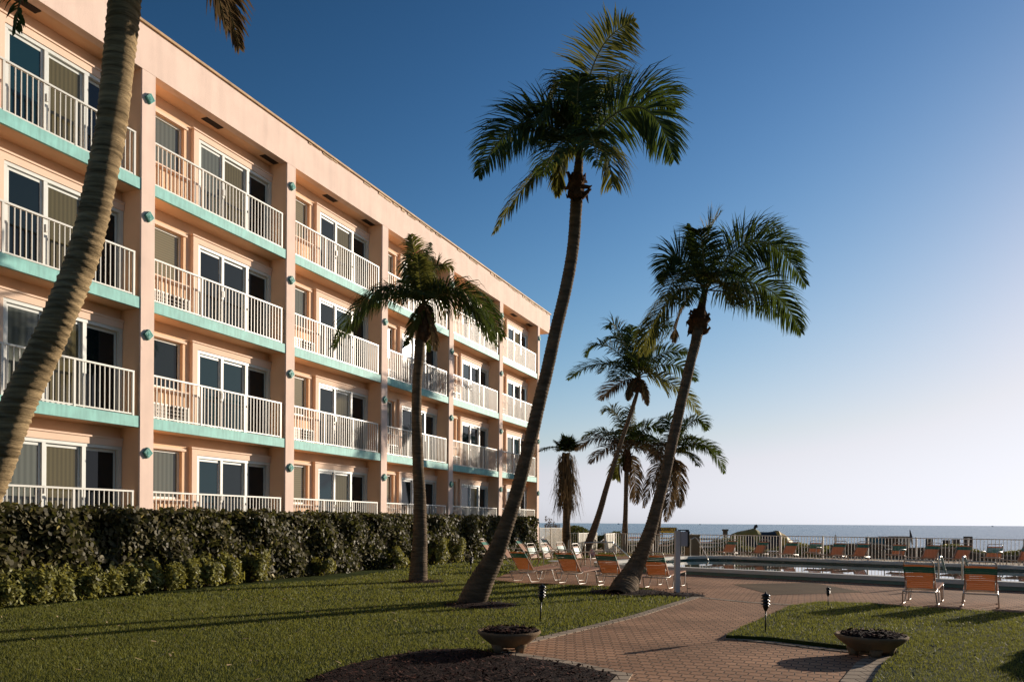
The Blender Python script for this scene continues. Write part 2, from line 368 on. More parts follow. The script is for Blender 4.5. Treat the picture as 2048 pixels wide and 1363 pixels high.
# ------------------------------------------------------------------ palms
def leaflets(curve, ll, n, droop, width=.035, twist=0, both=True, rng=RNG, fold=.35, start=.12, tear=0.0, vert=0.0):
    """quads for the leaflets of one frond; curve = list of Vectors"""
    K = len(curve); out = []
    for side in ((1, -1) if both else (1,)):
        for i in range(n):
            if tear and rng.random() < tear: continue
            t = start+(1-start)*i/(n-1); f = t*(K-1); k = min(int(f), K-2); p = curve[k].lerp(curve[k+1], f-k)
            tg = (curve[k+1]-curve[k]).normalized()
            sd_ = tg.cross(Vector((0,0,1)))*(1-vert)+tg.cross(Vector((0,1,0)))*vert*(1 if tg.x > 0 else -1)
            if sd_.length < .15: sd_ = tg.cross(Vector((0,1,.2)))
            sd_.normalize(); up = sd_.cross(tg).normalized()
            L = ll*(.35+.65*math.sin(math.pi*min(1, .14+.86*t*1.0))**.6)*(1.0 if t < .8 else 1-.55*(t-.8)/.2)*(.85+.3*rng.random())
            ang = .55+.55*t
            d = (sd_*side*math.cos(ang*.75)+tg*math.sin(ang*.75)+up*fold*(.7+.6*rng.random())).normalized()
            d = (d+Vector((rng.normal()*.07, rng.normal()*.07, rng.normal()*.07))).normalized()
            a = p; wv = d.cross(up+Vector((rng.normal()*.3,rng.normal()*.3,0))).normalized()*width*(.75+.4*rng.random())
            q = [p]; dd = d.copy(); seg = L/3
            for s_ in range(3):
                dd = (dd+Vector((0,0,-droop*(.35+.35*s_)*(.7+.6*rng.random())))).normalized(); q.append(q[-1]+dd*seg)
            ws = [.45, 1, .75, .08]
            for s_ in range(3):
                out += [q[s_]-wv*ws[s_]*.5, q[s_]+wv*ws[s_]*.5, q[s_+1]+wv*ws[s_+1]*.5, q[s_+1]-wv*ws[s_+1]*.5]
    return out
def frond(parent, crown, ctrl, tip, ll=.6, n=70, droop=.35, m='leaf', width=.035, root=None, tear=.03, fold=.35, rr=.018, vert=0.0):
    root = parent.location
    cv = [v-root for v in bez(crown, ctrl, tip, 14)]
    V = np.array([tuple(v) for v in leaflets(cv, ll, n, droop, width, tear=tear, fold=fold, vert=vert)])
    me = np_mesh('frond', V, mats=[M[m]])
    o = place('frond', me, parent)
    rb = MB(); rb.tube(cv, [rr*(1-.8*i/13)+.002 for i in range(14)], 5); rb.build('rachis', M['rachis'], o, True)
    return o
def trunk(parent, pts, rad, m='bark', ring=.065, amp=.05, n=20, flare=None, name='trunk'):
    root = parent.location; pts = [p-root for p in pts]; cv = catmull(pts, 12)
    ln = [0]
    for i in range(1, len(cv)): ln.append(ln[-1]+(cv[i]-cv[i-1]).length)
    T = ln[-1]; step = ring/3; N = int(T/step); vs = []; ref = Vector((1,0,0)); k = 0; cen = []; rs = []
    rk = len(rad)-1
    for j in range(N+1):
        s_ = min(j*step, T-1e-6)
        while ln[k+1] < s_ and k < len(ln)-2: k += 1
        f = (s_-ln[k])/max(1e-9, ln[k+1]-ln[k]); c = cv[k].lerp(cv[k+1], f)
        u = s_/T*rk; a = min(int(u), rk-1); r = rad[a]+(rad[a+1]-rad[a])*(u-a)
        if flare: r += flare[0]*math.exp(-s_/flare[1])
        ph = j % 3; r *= 1+amp*(1.0 if ph == 0 else (-.5 if ph == 1 else .1))*(.5+random.random())
        cen.append(c); rs.append(r)
    for j, c in enumerate(cen):
        t = (cen[min(j+1,N)]-cen[max(j-1,0)]).normalized(); ref = (ref-t*ref.dot(t)).normalized(); b = t.cross(ref)
        lean = random.uniform(-.01,.01)
        for q in range(n):
            a = 2*math.pi*q/n; rr = rs[j]*(1+.025*math.sin(3*a+j*.11)+random.uniform(-.012,.012))
            vs.append(c+(ref*math.cos(a)+b*math.sin(a))*rr+t*(ring*.25*math.sin(a*2+j*.05)+lean))
    fs = [(j*n+q, j*n+(q+1)%n, (j+1)*n+(q+1)%n, (j+1)*n+q) for j in range(N) for q in range(n)]
    mb = MB(); mb.add(vs, fs); mb.f.append(tuple(N*n+q for q in range(n))); mb.m.append(0)
    o = mb.build(name, M[m], parent, True); return cen, rs
def fibre_clump(parent, c, r, h, n=40, shards=14):
    """ragged sheath of old leaf bases under the crown"""
    root = parent.location; c = c-root; mb = MB()
    prof = [(r*.55,-h*.5),(r*.9,-h*.38),(r*.85,-h*.1),(r*1.05,.1*h),(r*.8,h*.3),(r*.6,h*.55)]
    nn = 14; vs = []
    for i, (rr, z) in enumerate(prof):
        for k in range(nn):
            a = 2*math.pi*k/nn; q = rr*random.uniform(.8,1.2); vs.append(c+Vector((q*math.cos(a), q*math.sin(a), z+random.uniform(-.03,.03))))
    mb.add(vs, [(i*nn+k, i*nn+(k+1)%nn, (i+1)*nn+(k+1)%nn, (i+1)*nn+k) for i in range(len(prof)-1) for k in range(nn)])
    for i in range(shards):
        a = random.uniform(0, 2*math.pi); z = random.uniform(-h*.5, h*.35); d = Vector((math.cos(a), math.sin(a), 0))
        p0 = c+d*r*.7+Vector((0,0,z)); p1 = p0+d*random.uniform(.04,.14)*1.2+Vector((0,0,random.uniform(-.05,.16))); p2 = p1+d*random.uniform(.0,.06)+Vector((0,0,random.uniform(-.14,.06)))
        mb.tube([p0,p1,p2], [.045,.03,.006], 5)
    mb.build('fibre', M['fibre'], parent, False)
def petioles(parent, crown, fr, r=.035):
    pass
def mulch_ring(c, r, label):
    o = thing('mulch_ring', (c.x, c.y, 0), 0, label, 'mulch', 'mulch rings round the palms')
    mb = MB(); n = 40; vs = [(0,0,.05)]
    for k in range(n):
        a = 2*math.pi*k/n; q = r*.6; vs.append((q*math.cos(a), q*math.sin(a), .045))
    for k in range(n):
        a = 2*math.pi*k/n; q = r*random.uniform(.94,1.06); vs.append((q*math.cos(a), q*math.sin(a), .006))
    fs = [(0, 1+k, 1+(k+1)%n) for k in range(n)]+[(1+k, 1+n+k, 1+n+(k+1)%n, 1+(k+1)%n) for k in range(n)]
    mb.add(vs, fs); mb.build('soil', M['soil'], o)
    N = int(900*r*r); a = RNG.random(N)*2*np.pi; q = r*1.04*np.sqrt(RNG.random(N)); chips('chips', np.stack([q*np.cos(a), q*np.sin(a)], 1), .035, o).__setitem__('kind', 'stuff')
    RING.append((c.x, c.y, r)); return o
def chips(name, xy, size, parent=None, z=.04):
    N = len(xy); V = np.zeros((N,4,3)); ang = RNG.random(N)*2*np.pi; L = size*(.5+RNG.random(N)); W = size*.35*(.5+RNG.random(N))
    tx, ty = np.cos(ang), np.sin(ang); tilt = RNG.normal(0,.35,N); zz_ = z+RNG.random(N)*.02
    for k, (a, b) in enumerate(((-1,-1),(1,-1),(1,1),(-1,1))):
        V[:,k,0] = xy[:,0]+tx*L*a*.5-ty*W*b*.5; V[:,k,1] = xy[:,1]+ty*L*a*.5+tx*W*b*.5; V[:,k,2] = zz_+tilt*L*a*.5+RNG.normal(0,.25,N)*W*b
    V[:,:,2] = np.maximum(V[:,:,2], z-.02)
    return place(name, np_mesh(name, V.reshape(-1,3), mats=[M['chip']]), parent)

def palm(name, label, base, tpx, Y, rad, crown_px, fr, ll, n, droop, m='bark', flare=None, dY=None, clump=None, width=.035, ring=.065, amp=.05, group='coconut palms', rr=.018, mats=None, vert=.2):
    base_v = G(*base); o = thing(name, tuple(base_v), 0, label, 'palm tree', group)
    pts = [P(x, y, Y+(dY or 0)*(i+1)/len(tpx)) for i, (x, y) in enumerate(tpx)]; pts = [base_v-(pts[0]-base_v).normalized()*.5, base_v]+pts+[P(*crown_px, Y+(dY or 0))]; rad = [rad[0]]+rad+[rad[-1]*.55]
    trunk(o, pts, rad, m, ring, amp, flare=flare)
    YC = Y+(dY or 0); cr = P(*crown_px, YC)
    for i, f in enumerate(fr):
        cx_, cy_, tx_, ty_, dz = f[:5]; mm = f[5] if len(f) > 5 else 'leaf'; kw = f[6] if len(f) > 6 else {}
        frond(o, cr+Vector((random.uniform(-.05,.05), random.uniform(-.05,.05), random.uniform(-.1,.1))), P(cx_, cy_, YC+dz*.45), P(tx_, ty_, YC+dz), kw.get('ll', ll), kw.get('n', n), kw.get('droop', droop), mm, width, fold=kw.get('fold', .35), rr=rr, tear=kw.get('tear', .04), vert=kw.get('vert', vert))
    if clump: fibre_clump(o, P(*clump[:2], YC), clump[2], clump[3], shards=clump[4] if len(clump) > 4 else 14)
    return o
# A  foreground left, crown above the frame
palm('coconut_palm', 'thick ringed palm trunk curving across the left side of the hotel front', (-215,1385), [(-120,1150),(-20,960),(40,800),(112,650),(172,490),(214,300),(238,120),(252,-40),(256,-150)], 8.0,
     [.21,.175,.165,.157,.15,.144,.140,.138,.142,.15], (262,-200), [
     (370,-330,478,92,.6,'leafd',{'droop':.5,'ll':.62,'n':150}), (360,-300,452,50,.1,'leafd',{'droop':.5,'ll':.5}), (60,-190,30,60,-.6,'leaf',{'droop':.6,'ll':.4,'n':60,'tear':.4}), (-20,-190,-70,60,-.2,'leaf',{'droop':.55,'ll':.55}),
     (140,-330,-60,10,-1.0,'leaf'), (200,-480,60,-520,.5,'leaf'), (380,-520,560,-480,.4,'leaf'), (460,-360,690,-220,.2,'leaf'), (300,-600,330,-700,0,'leafy'),
     (260,-420,200,-560,2.0,'leaf'), (240,-400,300,-420,-2.2,'leafy'), (330,-330,420,-240,-2.0,'leaf'), (150,-300,60,-260,2.2,'leaf'), (380,-330,520,-260,2.0,'leaf')],
     .55, 95, .4, ring=.07, amp=.05, flare=(.08,.6), rr=.022)
# B  tall centre palm
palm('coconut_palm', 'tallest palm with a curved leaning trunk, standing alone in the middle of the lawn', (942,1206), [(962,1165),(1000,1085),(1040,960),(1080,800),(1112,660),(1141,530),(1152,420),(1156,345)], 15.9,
     [.23,.165,.135,.127,.125,.12,.115,.112,.108,.11], (1160,300), [
     (1045,165,958,350,-.6,'leaf',{'ll':.82,'droop':.5,'n':120,'vert':.75}), (1070,225,990,300,.9,'leaf',{'ll':.7}), (1095,285,988,465,-.5,'leafy',{'droop':.8,'ll':.6,'n':110}), (1165,70,1268,45,.3,'leafy',{'ll':.78,'fold':.2,'tear':.12,'vert':.9,'droop':.25,'n':110}),
     (1130,40,1085,262,.4,'leafy',{'droop':.8,'ll':.7,'tear':.2}), (1110,170,1066,250,-.6,'leaf',{'tear':.2}), (1295,118,1348,318,-.5,'leaf',{'ll':.8,'droop':.4,'n':120,'vert':.75}), (1270,120,1350,215,.8,'leaf',{'ll':.85}), (1215,250,1225,370,-.8,'leafy',{'droop':.6,'tear':.2}),
     (1130,240,1085,350,-1.3,'leaf',{'tear':.25,'ll':.7}), (1180,220,1195,330,-1.6,'leaf',{'tear':.25,'ll':.7}), (1120,200,1050,225,2.0,'leaf',{'tear':.3}), (1120,260,1115,390,.5,'leafy',{'droop':.7,'ll':.45}),
     (1190,160,1225,170,1.6,'leaf',{'tear':.3}), (1150,200,1160,150,-.5,'leaf',{'ll':.6,'tear':.2})],
     .82, 92, .50, m='barkfar', flare=(.10,.6), dY=-1.5, clump=(1152,375,.15,.42,16), rr=.02, width=.034)
# C  right leaning palm
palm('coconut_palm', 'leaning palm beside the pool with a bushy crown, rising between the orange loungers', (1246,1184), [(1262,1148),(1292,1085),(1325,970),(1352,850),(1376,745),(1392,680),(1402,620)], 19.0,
     [.27,.19,.15,.132,.128,.126,.125,.122,.13], (1410,580), [
     (1510,390,1612,568,-.5,'leaf',{'ll':.88,'droop':.35,'n':120,'vert':.8}), (1520,420,1600,520,.8,'leaf',{'ll':.85}), (1540,520,1602,664,-.3,'leaf',{'ll':.85,'droop':.6,'n':110,'vert':.5}), (1490,580,1560,630,1.0,'leaf'), (1335,450,1322,566,-.4,'leaf',{'ll':.66,'vert':.8,'droop':.35,'n':110}), (1360,500,1330,600,-1.3,'leafy'),
     (1320,565,1288,705,-.5,'leafy',{'ll':.95,'droop':.8,'n':110}), (1400,470,1440,428,.4,'leaf',{'ll':.8}), (1385,520,1376,448,.3,'leaf',{'ll':.3}), (1450,450,1560,455,.7,'leaf',{'ll':.9}), (1360,590,1348,682,.5,'leafd',{'droop':.8,'ll':.5}),
     (1440,500,1500,600,-1.8,'leaf'),  (1450,520,1500,560,1.9,'leaf'), (1380,540,1370,610,-1.4,'leaf'), (1450,540,1470,610,-1.0,'leafy'), (1410,480,1395,460,-1.0,'leaf')],
     .80, 80, .44, m='barkfar', flare=(.10,.6), dY=1.2, clump=(1397,645,.26,.62,14), rr=.02, width=.034)
# D  palm in front of the building
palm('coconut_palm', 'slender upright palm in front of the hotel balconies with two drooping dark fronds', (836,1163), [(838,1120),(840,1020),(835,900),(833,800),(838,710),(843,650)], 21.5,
     [.21,.18,.158,.145,.13,.125,.14], (847,610), [
     (765,505,668,690,-.7,'leaf',{'ll':1.15,'droop':.95,'n':130}), (775,540,690,670,.6,'leaf',{'droop':.9,'n':110,'ll':1.0}), (925,515,1005,672,.2,'leaf',{'ll':1.15,'droop':.95,'n':130}), (930,545,992,690,-.8,'leaf',{'droop':.9,'n':110,'ll':.9}), (815,430,812,585,-.2,'leaf',{'ll':.55,'droop':.7}),
     (830,520,822,470,.2,'leafy',{'ll':.55,'fold':.6}), (862,500,905,540,.3,'leafy',{'ll':.45,'tear':.35}), (852,540,862,485,0,'leaf',{'ll':.45,'fold':.7}), (870,540,900,590,-.4,'leafy',{'ll':.4,'tear':.3}), (840,560,835,510,-.6,'leafy',{'ll':.5}),
     (835,620,812,690,-.3,'leafy',{'droop':.7,'ll':.4}), (858,630,872,700,-.3,'leafd',{'droop':.8,'ll':.4}), (850,600,858,700,.5,'leaf',{'ll':.4}), (830,570,800,560,.9,'leaf',{'ll':.5}), (845,570,850,590,-1.3,'leaf',{'ll':.5})],
     .6, 70, .5, m='barkfar', flare=(.09,.6), clump=(846,650,.20,.9,22), rr=.02, vert=.3)
# E  behind, over the pool end
palm('coconut_palm', 'slim curved palm with a round many-fronded crown behind the pool end', (1168,1111), [(1180,1080),(1197,1030),(1222,945),(1250,860),(1270,800),(1276,775)], 39.0,
     [.20,.155,.135,.12,.105,.10,.10], (1277,752), [
     (1192,700,1137,758,-.5), (1200,650,1173,712,.6), (1225,620,1218,655,-.3), (1245,640,1205,690,1.0), (1290,640,1345,650,.3), (1310,690,1376,704,-.5), (1345,700,1392,760,.5), (1342,740,1398,826,-.6,'leafy'), (1236,755,1202,798,-.6,'leafd'),
     (1262,700,1262,650,.4), (1300,700,1345,660,1.4), (1270,690,1290,720,-2.2), (1240,720,1230,760,-1.9), (1310,730,1335,790,-1.7,'leafy'), (1290,700,1310,700,2.4), (1230,700,1200,745,2.0), (1285,770,1295,810,-.4,'leafd',{'ll':.4}), (1262,770,1256,800,-.4,'leafd',{'ll':.4})],
     .95, 60, .4, m='barkfar', clump=(1276,770,.24,.7,12), width=.06, vert=.35, ring=.12, rr=.03)
palm('coconut_palm', 'straight far palm with dark spreading fronds, its trunk left of the leaning palm', (1250,1104), [(1250,1060),(1252,990),(1253,930)], 43.0,
     [.20,.13,.115,.115], (1256,900), [
     (1195,850,1153,900,-.5,'leafd'), (1210,840,1165,875,.8), (1236,795,1206,824,.2,'leafy'), (1262,830,1270,818,.3), (1297,830,1325,862,.2), (1297,880,1330,925,-.4,'leafd'), (1272,930,1272,1006,-.3,'leafd',{'droop':.7}), (1236,920,1232,955,.3,'leafy'),
     (1240,850,1215,870,1.8), (1280,850,1310,880,-1.8), (1250,860,1230,910,-2.0,'leafd'), (1265,840,1285,850,2.0), (1225,870,1180,925,-1.2,'leafd'), (1290,870,1320,905,1.5)],
     .95, 58, .5, m='barkfar', clump=(1254,922,.26,1.1,12), width=.062, vert=.3, ring=.12, rr=.03)
palm('coconut_palm', 'far palm with hanging brown fronds, half hidden behind the leaning palm trunk', (1308,1106), [(1316,1050),(1328,980),(1338,930)], 43.0,
     [.20,.13,.115,.115], (1346,908), [
     (1415,850,1448,944,-.4), (1390,800,1414,858,.3), (1345,830,1328,836,.3), (1318,900,1288,1012,-.3,'leafd',{'droop':.7}), (1345,950,1332,1040,-.6,'leafd',{'droop':.8}), (1362,940,1358,1012,.2,'leafd',{'droop':.7}), (1300,860,1262,890,.5), (1390,870,1440,905,1.0),
     (1370,850,1380,835,1.4), (1320,860,1305,925,-1.8,'leafd'), (1380,890,1395,930,-1.6,'leafy'), (1360,860,1400,880,-2.0), (1330,930,1318,1000,.3,'leafd',{'droop':.7})],
     .95, 58, .5, m='barkfar', clump=(1341,925,.26,1.0,12), width=.062, vert=.3, ring=.12, rr=.03)
# H  fan palm with a skirt of dead leaves
oh = thing('fan_palm', tuple(G(1133,1103)), 0, 'short fan palm wearing a long skirt of dead brown leaves near the hotel end', 'palm tree')
trunk(oh, [G(1133,1103)+Vector((0,0,-.05)), P(1133,1040,43), P(1132,960,43), P(1132,905,43)], [.24,.20,.18,.2], 'barkfar', .12)
hc = P(1132,902,43)
def fan(parent, c, d, L, m, n=26, wid=.07):
    d = d.normalized(); s_ = d.cross(Vector((0,0,1))); s_ = s_.normalized() if s_.length > .1 else Vector((1,0,0)); o_ = []
    root = parent.location
    p = c+d*L*.45-root; mb = MB(); mb.tube([c-root, p], .02, 5)
    V = []
    for i in range(n):
        a = (i/(n-1)-.5)*3.6; q = (d*math.cos(a)+s_*math.sin(a)).normalized(); e = p+q*L*.55*random.uniform(.8,1.1); e2 = e+Vector((0,0,-L*.16*random.random()))
        w_ = q.cross(Vector((0,0,1)) if abs(q.z) < .9 else Vector((1,0,0))).normalized()*wid*.5; md = p.lerp(e, .6)
        V += [p-w_*.2, p+w_*.2, md+w_, md-w_, md-w_, md+w_, e2+w_*.1, e2-w_*.1]
    fo = place('frond', np_mesh('frond', np.array([tuple(v) for v in V]), mats=[M[m]]), parent)
    mb.build('stalk', M['rachis'], fo)
for i in range(36):
    a = random.uniform(0, 2*math.pi); e = random.uniform(.1, 1.5); fan(oh, hc, Vector((math.cos(a)*math.cos(e), math.sin(a)*math.cos(e), math.sin(e))), random.uniform(.7,1.15), 'leaf', 30, .09)
frond(oh, hc, P(1105,885,42.5), P(1079,902,42), .6, 44, .5, 'leaf', .05)
V = []
root = oh.location
for i in range(900):
    f = random.random(); c = P(1132,905,43).lerp(P(1133,1010,43), f**1.1)-root; a = random.uniform(0, 2*math.pi); r0 = .15+(.22+.28*min(1, f*1.6))*random.uniform(.2,1.15)*(1+.3*math.sin(a*3+f*9))
    p0 = c+Vector((math.cos(a)*r0, math.sin(a)*r0, 0)); L = random.uniform(.25,1.1); p1 = p0+Vector((math.cos(a)*.3*random.uniform(-.3,1), math.sin(a)*.3*random.random(), -L))
    w_ = Vector((-math.sin(a), math.cos(a), 0))*random.uniform(.012,.04); V += [p0-w_, p0+w_, p1+w_*.2, p1-w_*.2]
tag(place('leaf_skirt', np_mesh('leaf_skirt', np.array([tuple(v) for v in V]), mats=[M['leafd']]), oh))
# shade-giving palms of the same garden, standing to the right of the view
for bx, by, hh, lab in ((15.5, 12.5, 7.5, 'palm on the far right of the pool deck, outside the view'), (12.2, 7.6, 7.0, 'palm to the right of the near lawn, outside the view'), (8.4, 3.2, 6.2, 'palm just right of the viewer, outside the view'), (22.0, 13.5, 8.0, 'palm beyond the right end of the pool, outside the view')):
    o = thing('coconut_palm', (bx, by, 0), 0, lab, 'palm tree', 'coconut palms')
    b0 = Vector((bx, by, -.05)); lean = Vector((random.uniform(-.6,.6), random.uniform(-.8,.8), 0))
    trunk(o, [b0, b0+lean*.3+Vector((0,0,hh*.4)), b0+lean+Vector((0,0,hh*.8)), b0+lean*1.4+Vector((0,0,hh))], [.28,.20,.17,.16], 'barkfar', .12)
    cr = b0+lean*1.4+Vector((0,0,hh))
    for i in range(15):
        a = i*2.4; e = random.uniform(-.2,1.1); d = Vector((math.cos(a)*math.cos(e), math.sin(a)*math.cos(e), math.sin(e)))
        frond(o, cr, cr+d*1.6+Vector((0,0,.5)), cr+Vector((d.x, d.y, 0))*2.6+Vector((0,0,d.z*1.2-.7)), .75, 44, .4, 'leaf', .06)

RL = [(G(960,1210)+Vector((0,0,0)), .72, 'dark mulch ring round the foot of the tall centre palm'), (G(1258,1184), .95, 'dark mulch ring round the foot of the leaning poolside palm'), (G(842,1163), .62, 'dark mulch ring round the foot of the slender palm near the hedge'), (G(1366,1190), .50, 'small mulch patch round the foot of the white post')]
for c, r, lb in RL: mulch_ring(c, r, lb)
lawnL_px = [(-400,1600),(600,1400),(680,1338),(760,1318),(850,1303),(930,1300),(1000,1305),(1085,1271),(1180,1250),(1270,1228),(1330,1209),(1385,1192),(1345,1187),(1294,1176),(1192,1171),(1040,1166),(985,1159),(1010,1148),(1060,1136),(1110,1124),(1150,1119),(1185,1114),(1235,1113),(1330,1108),(1360,1104),(1300,1098),(1100,1096),(1060,1100),(1000,1112),(928,1124),(852,1131),(661,1160),(515,1168),(0,1219),(-400,1262)]
lawnR_px = [(1452,1278)]+rl_up[1:]+[(2300,1600),(1745,1500),(1745,1372),(1770,1332),(1800,1312),(1705,1301),(1640,1294),(1540,1282)]
sheet_r = MB().prism(gp(lawnR_px), -.02, .062); tag(sheet_r.build('right_lawn', M['lawn']), kind='structure')
# mulch chips of the bed
N = 9000; pts = np.stack([RNG.uniform(-3.5,1.6,N), RNG.uniform(5.5,11,N)], 1); pts = pts[inpoly(pts, mulch_poly)]
o = chips('mulch_chips', pts, .04, None, .038); tag(o, kind='stuff'); tag(o, 'loose dark red mulch chips scattered over the near planting bed', 'mulch')

# ------------------------------------------------------------------ grass
def grass(name, pxpoly, label, zb=0):
    poly = gp(pxpoly); xs = [p[0] for p in poly]; ys = [p[1] for p in poly]
    x0, x1, y0, y1 = max(min(xs), -14), min(max(xs), 14), max(min(ys), 5.5), min(max(ys), 44)
    parts_ = []
    for (a, b, dens, h, wd) in ((5.5,8.5,2400,.030,.006),(8.5,11.5,2100,.032,.008),(11.5,16,1150,.036,.011),(16,24,500,.042,.018),(24,44,150,.05,.034)):
        a, b = max(a, y0), min(b, y1)
        if b <= a: continue
        n_ = int((x1-x0)*(b-a)*dens); pt = np.stack([RNG.uniform(x0,x1,n_), RNG.uniform(a,b,n_)], 1)
        pt = pt[(np.abs(pt[:,0]) < pt[:,1]*.68+.3)]; pt = pt[inpoly(pt, poly)]
        for (rx, ry, rr_) in RING: pt = pt[(pt[:,0]-rx)**2+(pt[:,1]-ry)**2 > (rr_*.97)**2]
        n_ = len(pt); pch = .75+.5*np.sin(pt[:,0]*1.7+np.sin(pt[:,1]*1.1)*2)*np.sin(pt[:,1]*1.3+1.2*np.sin(pt[:,0]*.8))
        keep = RNG.random(n_) < .55+.45*pch; pt = pt[keep]; n_ = len(pt)
        an = RNG.random(n_)*2*np.pi; hh = h*(.5+.8*RNG.random(n_)); ww = wd*(.6+.8*RNG.random(n_)); ln_ = np.abs(RNG.normal(0,.7,n_)); la = RNG.random(n_)*2*np.pi
        V = np.zeros((n_,3,3)); V[:,0,0] = pt[:,0]-np.cos(an)*ww*.5; V[:,0,1] = pt[:,1]-np.sin(an)*ww*.5
        V[:,1,0] = pt[:,0]+np.cos(an)*ww*.5; V[:,1,1] = pt[:,1]+np.sin(an)*ww*.5
        V[:,2,0] = pt[:,0]+np.cos(la)*ln_*hh; V[:,2,1] = pt[:,1]+np.sin(la)*ln_*hh; V[:,:,2] = zb; V[:,2,2] = zb+hh
        parts_.append(V.reshape(-1,3))
    V = np.concatenate(parts_); o = place(name, np_mesh(name, V, mats=[M['blade']], nper=3)); tag(o, label, 'grass', kind='stuff')
grass('grass', lawnL_px, 'mown green grass of the left lawn between hedge and brick path')
grass('grass', lawnR_px, 'mown green grass of the right lawn tongue beside the brick path', .06)

pl = gp(lawnL_px); pr_ = gp(lawnR_px); lt = []
for pp, zb_, n_ in ((pl, .02, 420), (pr_, .085, 260)):
    pt = np.stack([RNG.uniform(-14,14,n_*12), RNG.uniform(6,26,n_*12)], 1); pt = pt[inpoly(pt, pp)][:n_]
    lt.append((pt, zb_))
M['litter'] = mat('dry_litter', (.30,.22,.12), .7, isl=.7, spec=.2)
for (pt, zb_), lb in zip(lt, ('small dry leaves and bits scattered on the left lawn', 'small dry leaves and bits scattered on the right lawn')):
    o = chips('leaf_litter', pt, .05, None, zb_+.01); o.data.materials[0] = M['litter']; tag(o, lb, 'leaf litter', kind='stuff')

# ------------------------------------------------------------------ hedge and shrubs
def leaf_cloud(N, fn, size, round_=True, up=.25):
    """N little leaves; fn(N) -> positions and outward normals"""
    Pp, Nn = fn(N); d = Nn+RNG.normal(0,.75,(N,3)); d[:,2] += up; d /= np.linalg.norm(d, axis=1)[:,None]
    r = RNG.normal(size=(N,3)); u = np.cross(d, r); u /= np.linalg.norm(u, axis=1)[:,None]; v = np.cross(d, u)
    s_ = size*(.55+.75*RNG.random(N))[:,None]; k = 6 if round_ else 4
    V = np.zeros((N,k,3))
    for i in range(k):
        a = 2*np.pi*i/k; V[:,i] = Pp+(u*math.cos(a)*(.5 if round_ else .62)+v*math.sin(a)*(.5 if round_ else .28))*s_+d*(abs(math.cos(a)))*s_*.10
    return V.reshape(-1,3), k
t0, t1 = 3.0, 44.2; H = 1.80
ho = thing('hedge', tuple(fac(23, .75)), 0, 'long tall sea grape hedge with round dark leaves along the hotel front', 'hedge')
hroot = np.array(ho.location)
def hfn(N):
    t = t0+(t1-t0)*(RNG.random(N)**1.35); face = RNG.random(N); z = np.zeros(N); o_ = np.zeros(N); nn = np.zeros((N,3))
    top = face > .80; z[~top] = H*RNG.random((~top).sum())**.85; bul = .06*np.sin(t*1.9)+.05*np.sin(t*4.3+1)+.08*np.sin(z*4+t*3)
    o_[~top] = 1.28+bul[~top]-np.abs(RNG.normal(0,.10,(~top).sum()))
    o_[top] = RNG.uniform(.15,1.3,top.sum()); z[top] = H-.02+.05*np.sin(t[top]*2.7)+RNG.normal(0,.045,top.sum())
    nn[~top] = (CS,-SN,.2); nn[top] = (.2,-.1,1)
    end = (RNG.random(N) < .03); t[end] = t1-RNG.random(end.sum())*.1; o_[end] = RNG.uniform(.1,1.3,end.sum()); nn[end] = (SN,CS,.2)
    X = -CF+t*SN+o_*CS; Y = t*CS-o_*SN; return np.stack([X,Y,z],1)-hroot, nn
V, k = leaf_cloud(52000, hfn, .105); place('foliage', np_mesh('foliage', V, mats=[M['hleaf']], nper=k), ho)
V, k = leaf_cloud(3600, hfn, .095); place('glint_leaves', np_mesh('glint_leaves', V, mats=[M['hleafp']], nper=k), ho)  # paler leaf colour imitates sun glints on the hedge
core = MB(); c4 = [fac(t0,.35),fac(t1-.15,.35),fac(t1-.15,1.08),fac(t0,1.08)]; core.prism([((p-ho.location).x,(p-ho.location).y) for p in c4], 0, H-.14); core.build('dark_core', M['hcore'], ho)  # solid near-black block added inside the leaves to stop see-through
st = MB()
for i in range(160):
    t = t0+(t1-t0)*random.random()**1.3; p0 = fac(t, 1.0)-ho.location; p0.z = 0; p1 = fac(t+random.uniform(-.3,.3), 1.22)-ho.location; p1.z = random.uniform(.5,1.3); st.tube([p0, (p0+p1)/2+Vector((random.uniform(-.1,.1),0,0)), p1], [.014,.012,.008], 5)
st.build('stems', M['hstem'], ho)
shr = [(-55,.62,.75,'bushy pale green shrub at the left edge below the hedge'),(60,.75,.72,'wide yellow green shrub near the left edge, first whole one below the hedge'),(165,.62,.66,'low loose shrub below the hedge near the curved trunk shadow'),(255,.60,.66,'leafy yellowish shrub below the hedge, left of the small gap'),
      (330,.55,.55,'small low shrub with thin leaves below the hedge'),(408,.60,.80,'upright bright shrub below the hedge, left of the dark gap'),(452,.48,.86,'boxy bright shrub touching the dark gap in the hedge foot'),(506,.50,.90,'tall narrow yellow green shrub right of the dark gap'),
      (645,.42,.50,'thin sparse shrub half sunk in the hedge'),(786,.62,.74,'round yellow green shrub left of the slender palm'),(868,.70,1.0,'tall yellow green shrub just right of the slender palm'),(905,.62,1.0,'last bright shrub at the right end of the hedge foot'),(820,.5,.7,'small shrub hidden behind the slender palm trunk'),(-5,.7,.62,'low leafy shrub between the two leftmost shrubs'),(112,.6,.60,'low shrub filling the gap right of the wide leftmost shrub'),(212,.55,.55,'short shrub between the loose shrub and the leafy yellowish one'),(292,.5,.62,'medium shrub filling the row near the middle of the low hedge'),(372,.45,.66,'narrow shrub left of the upright bright one')]
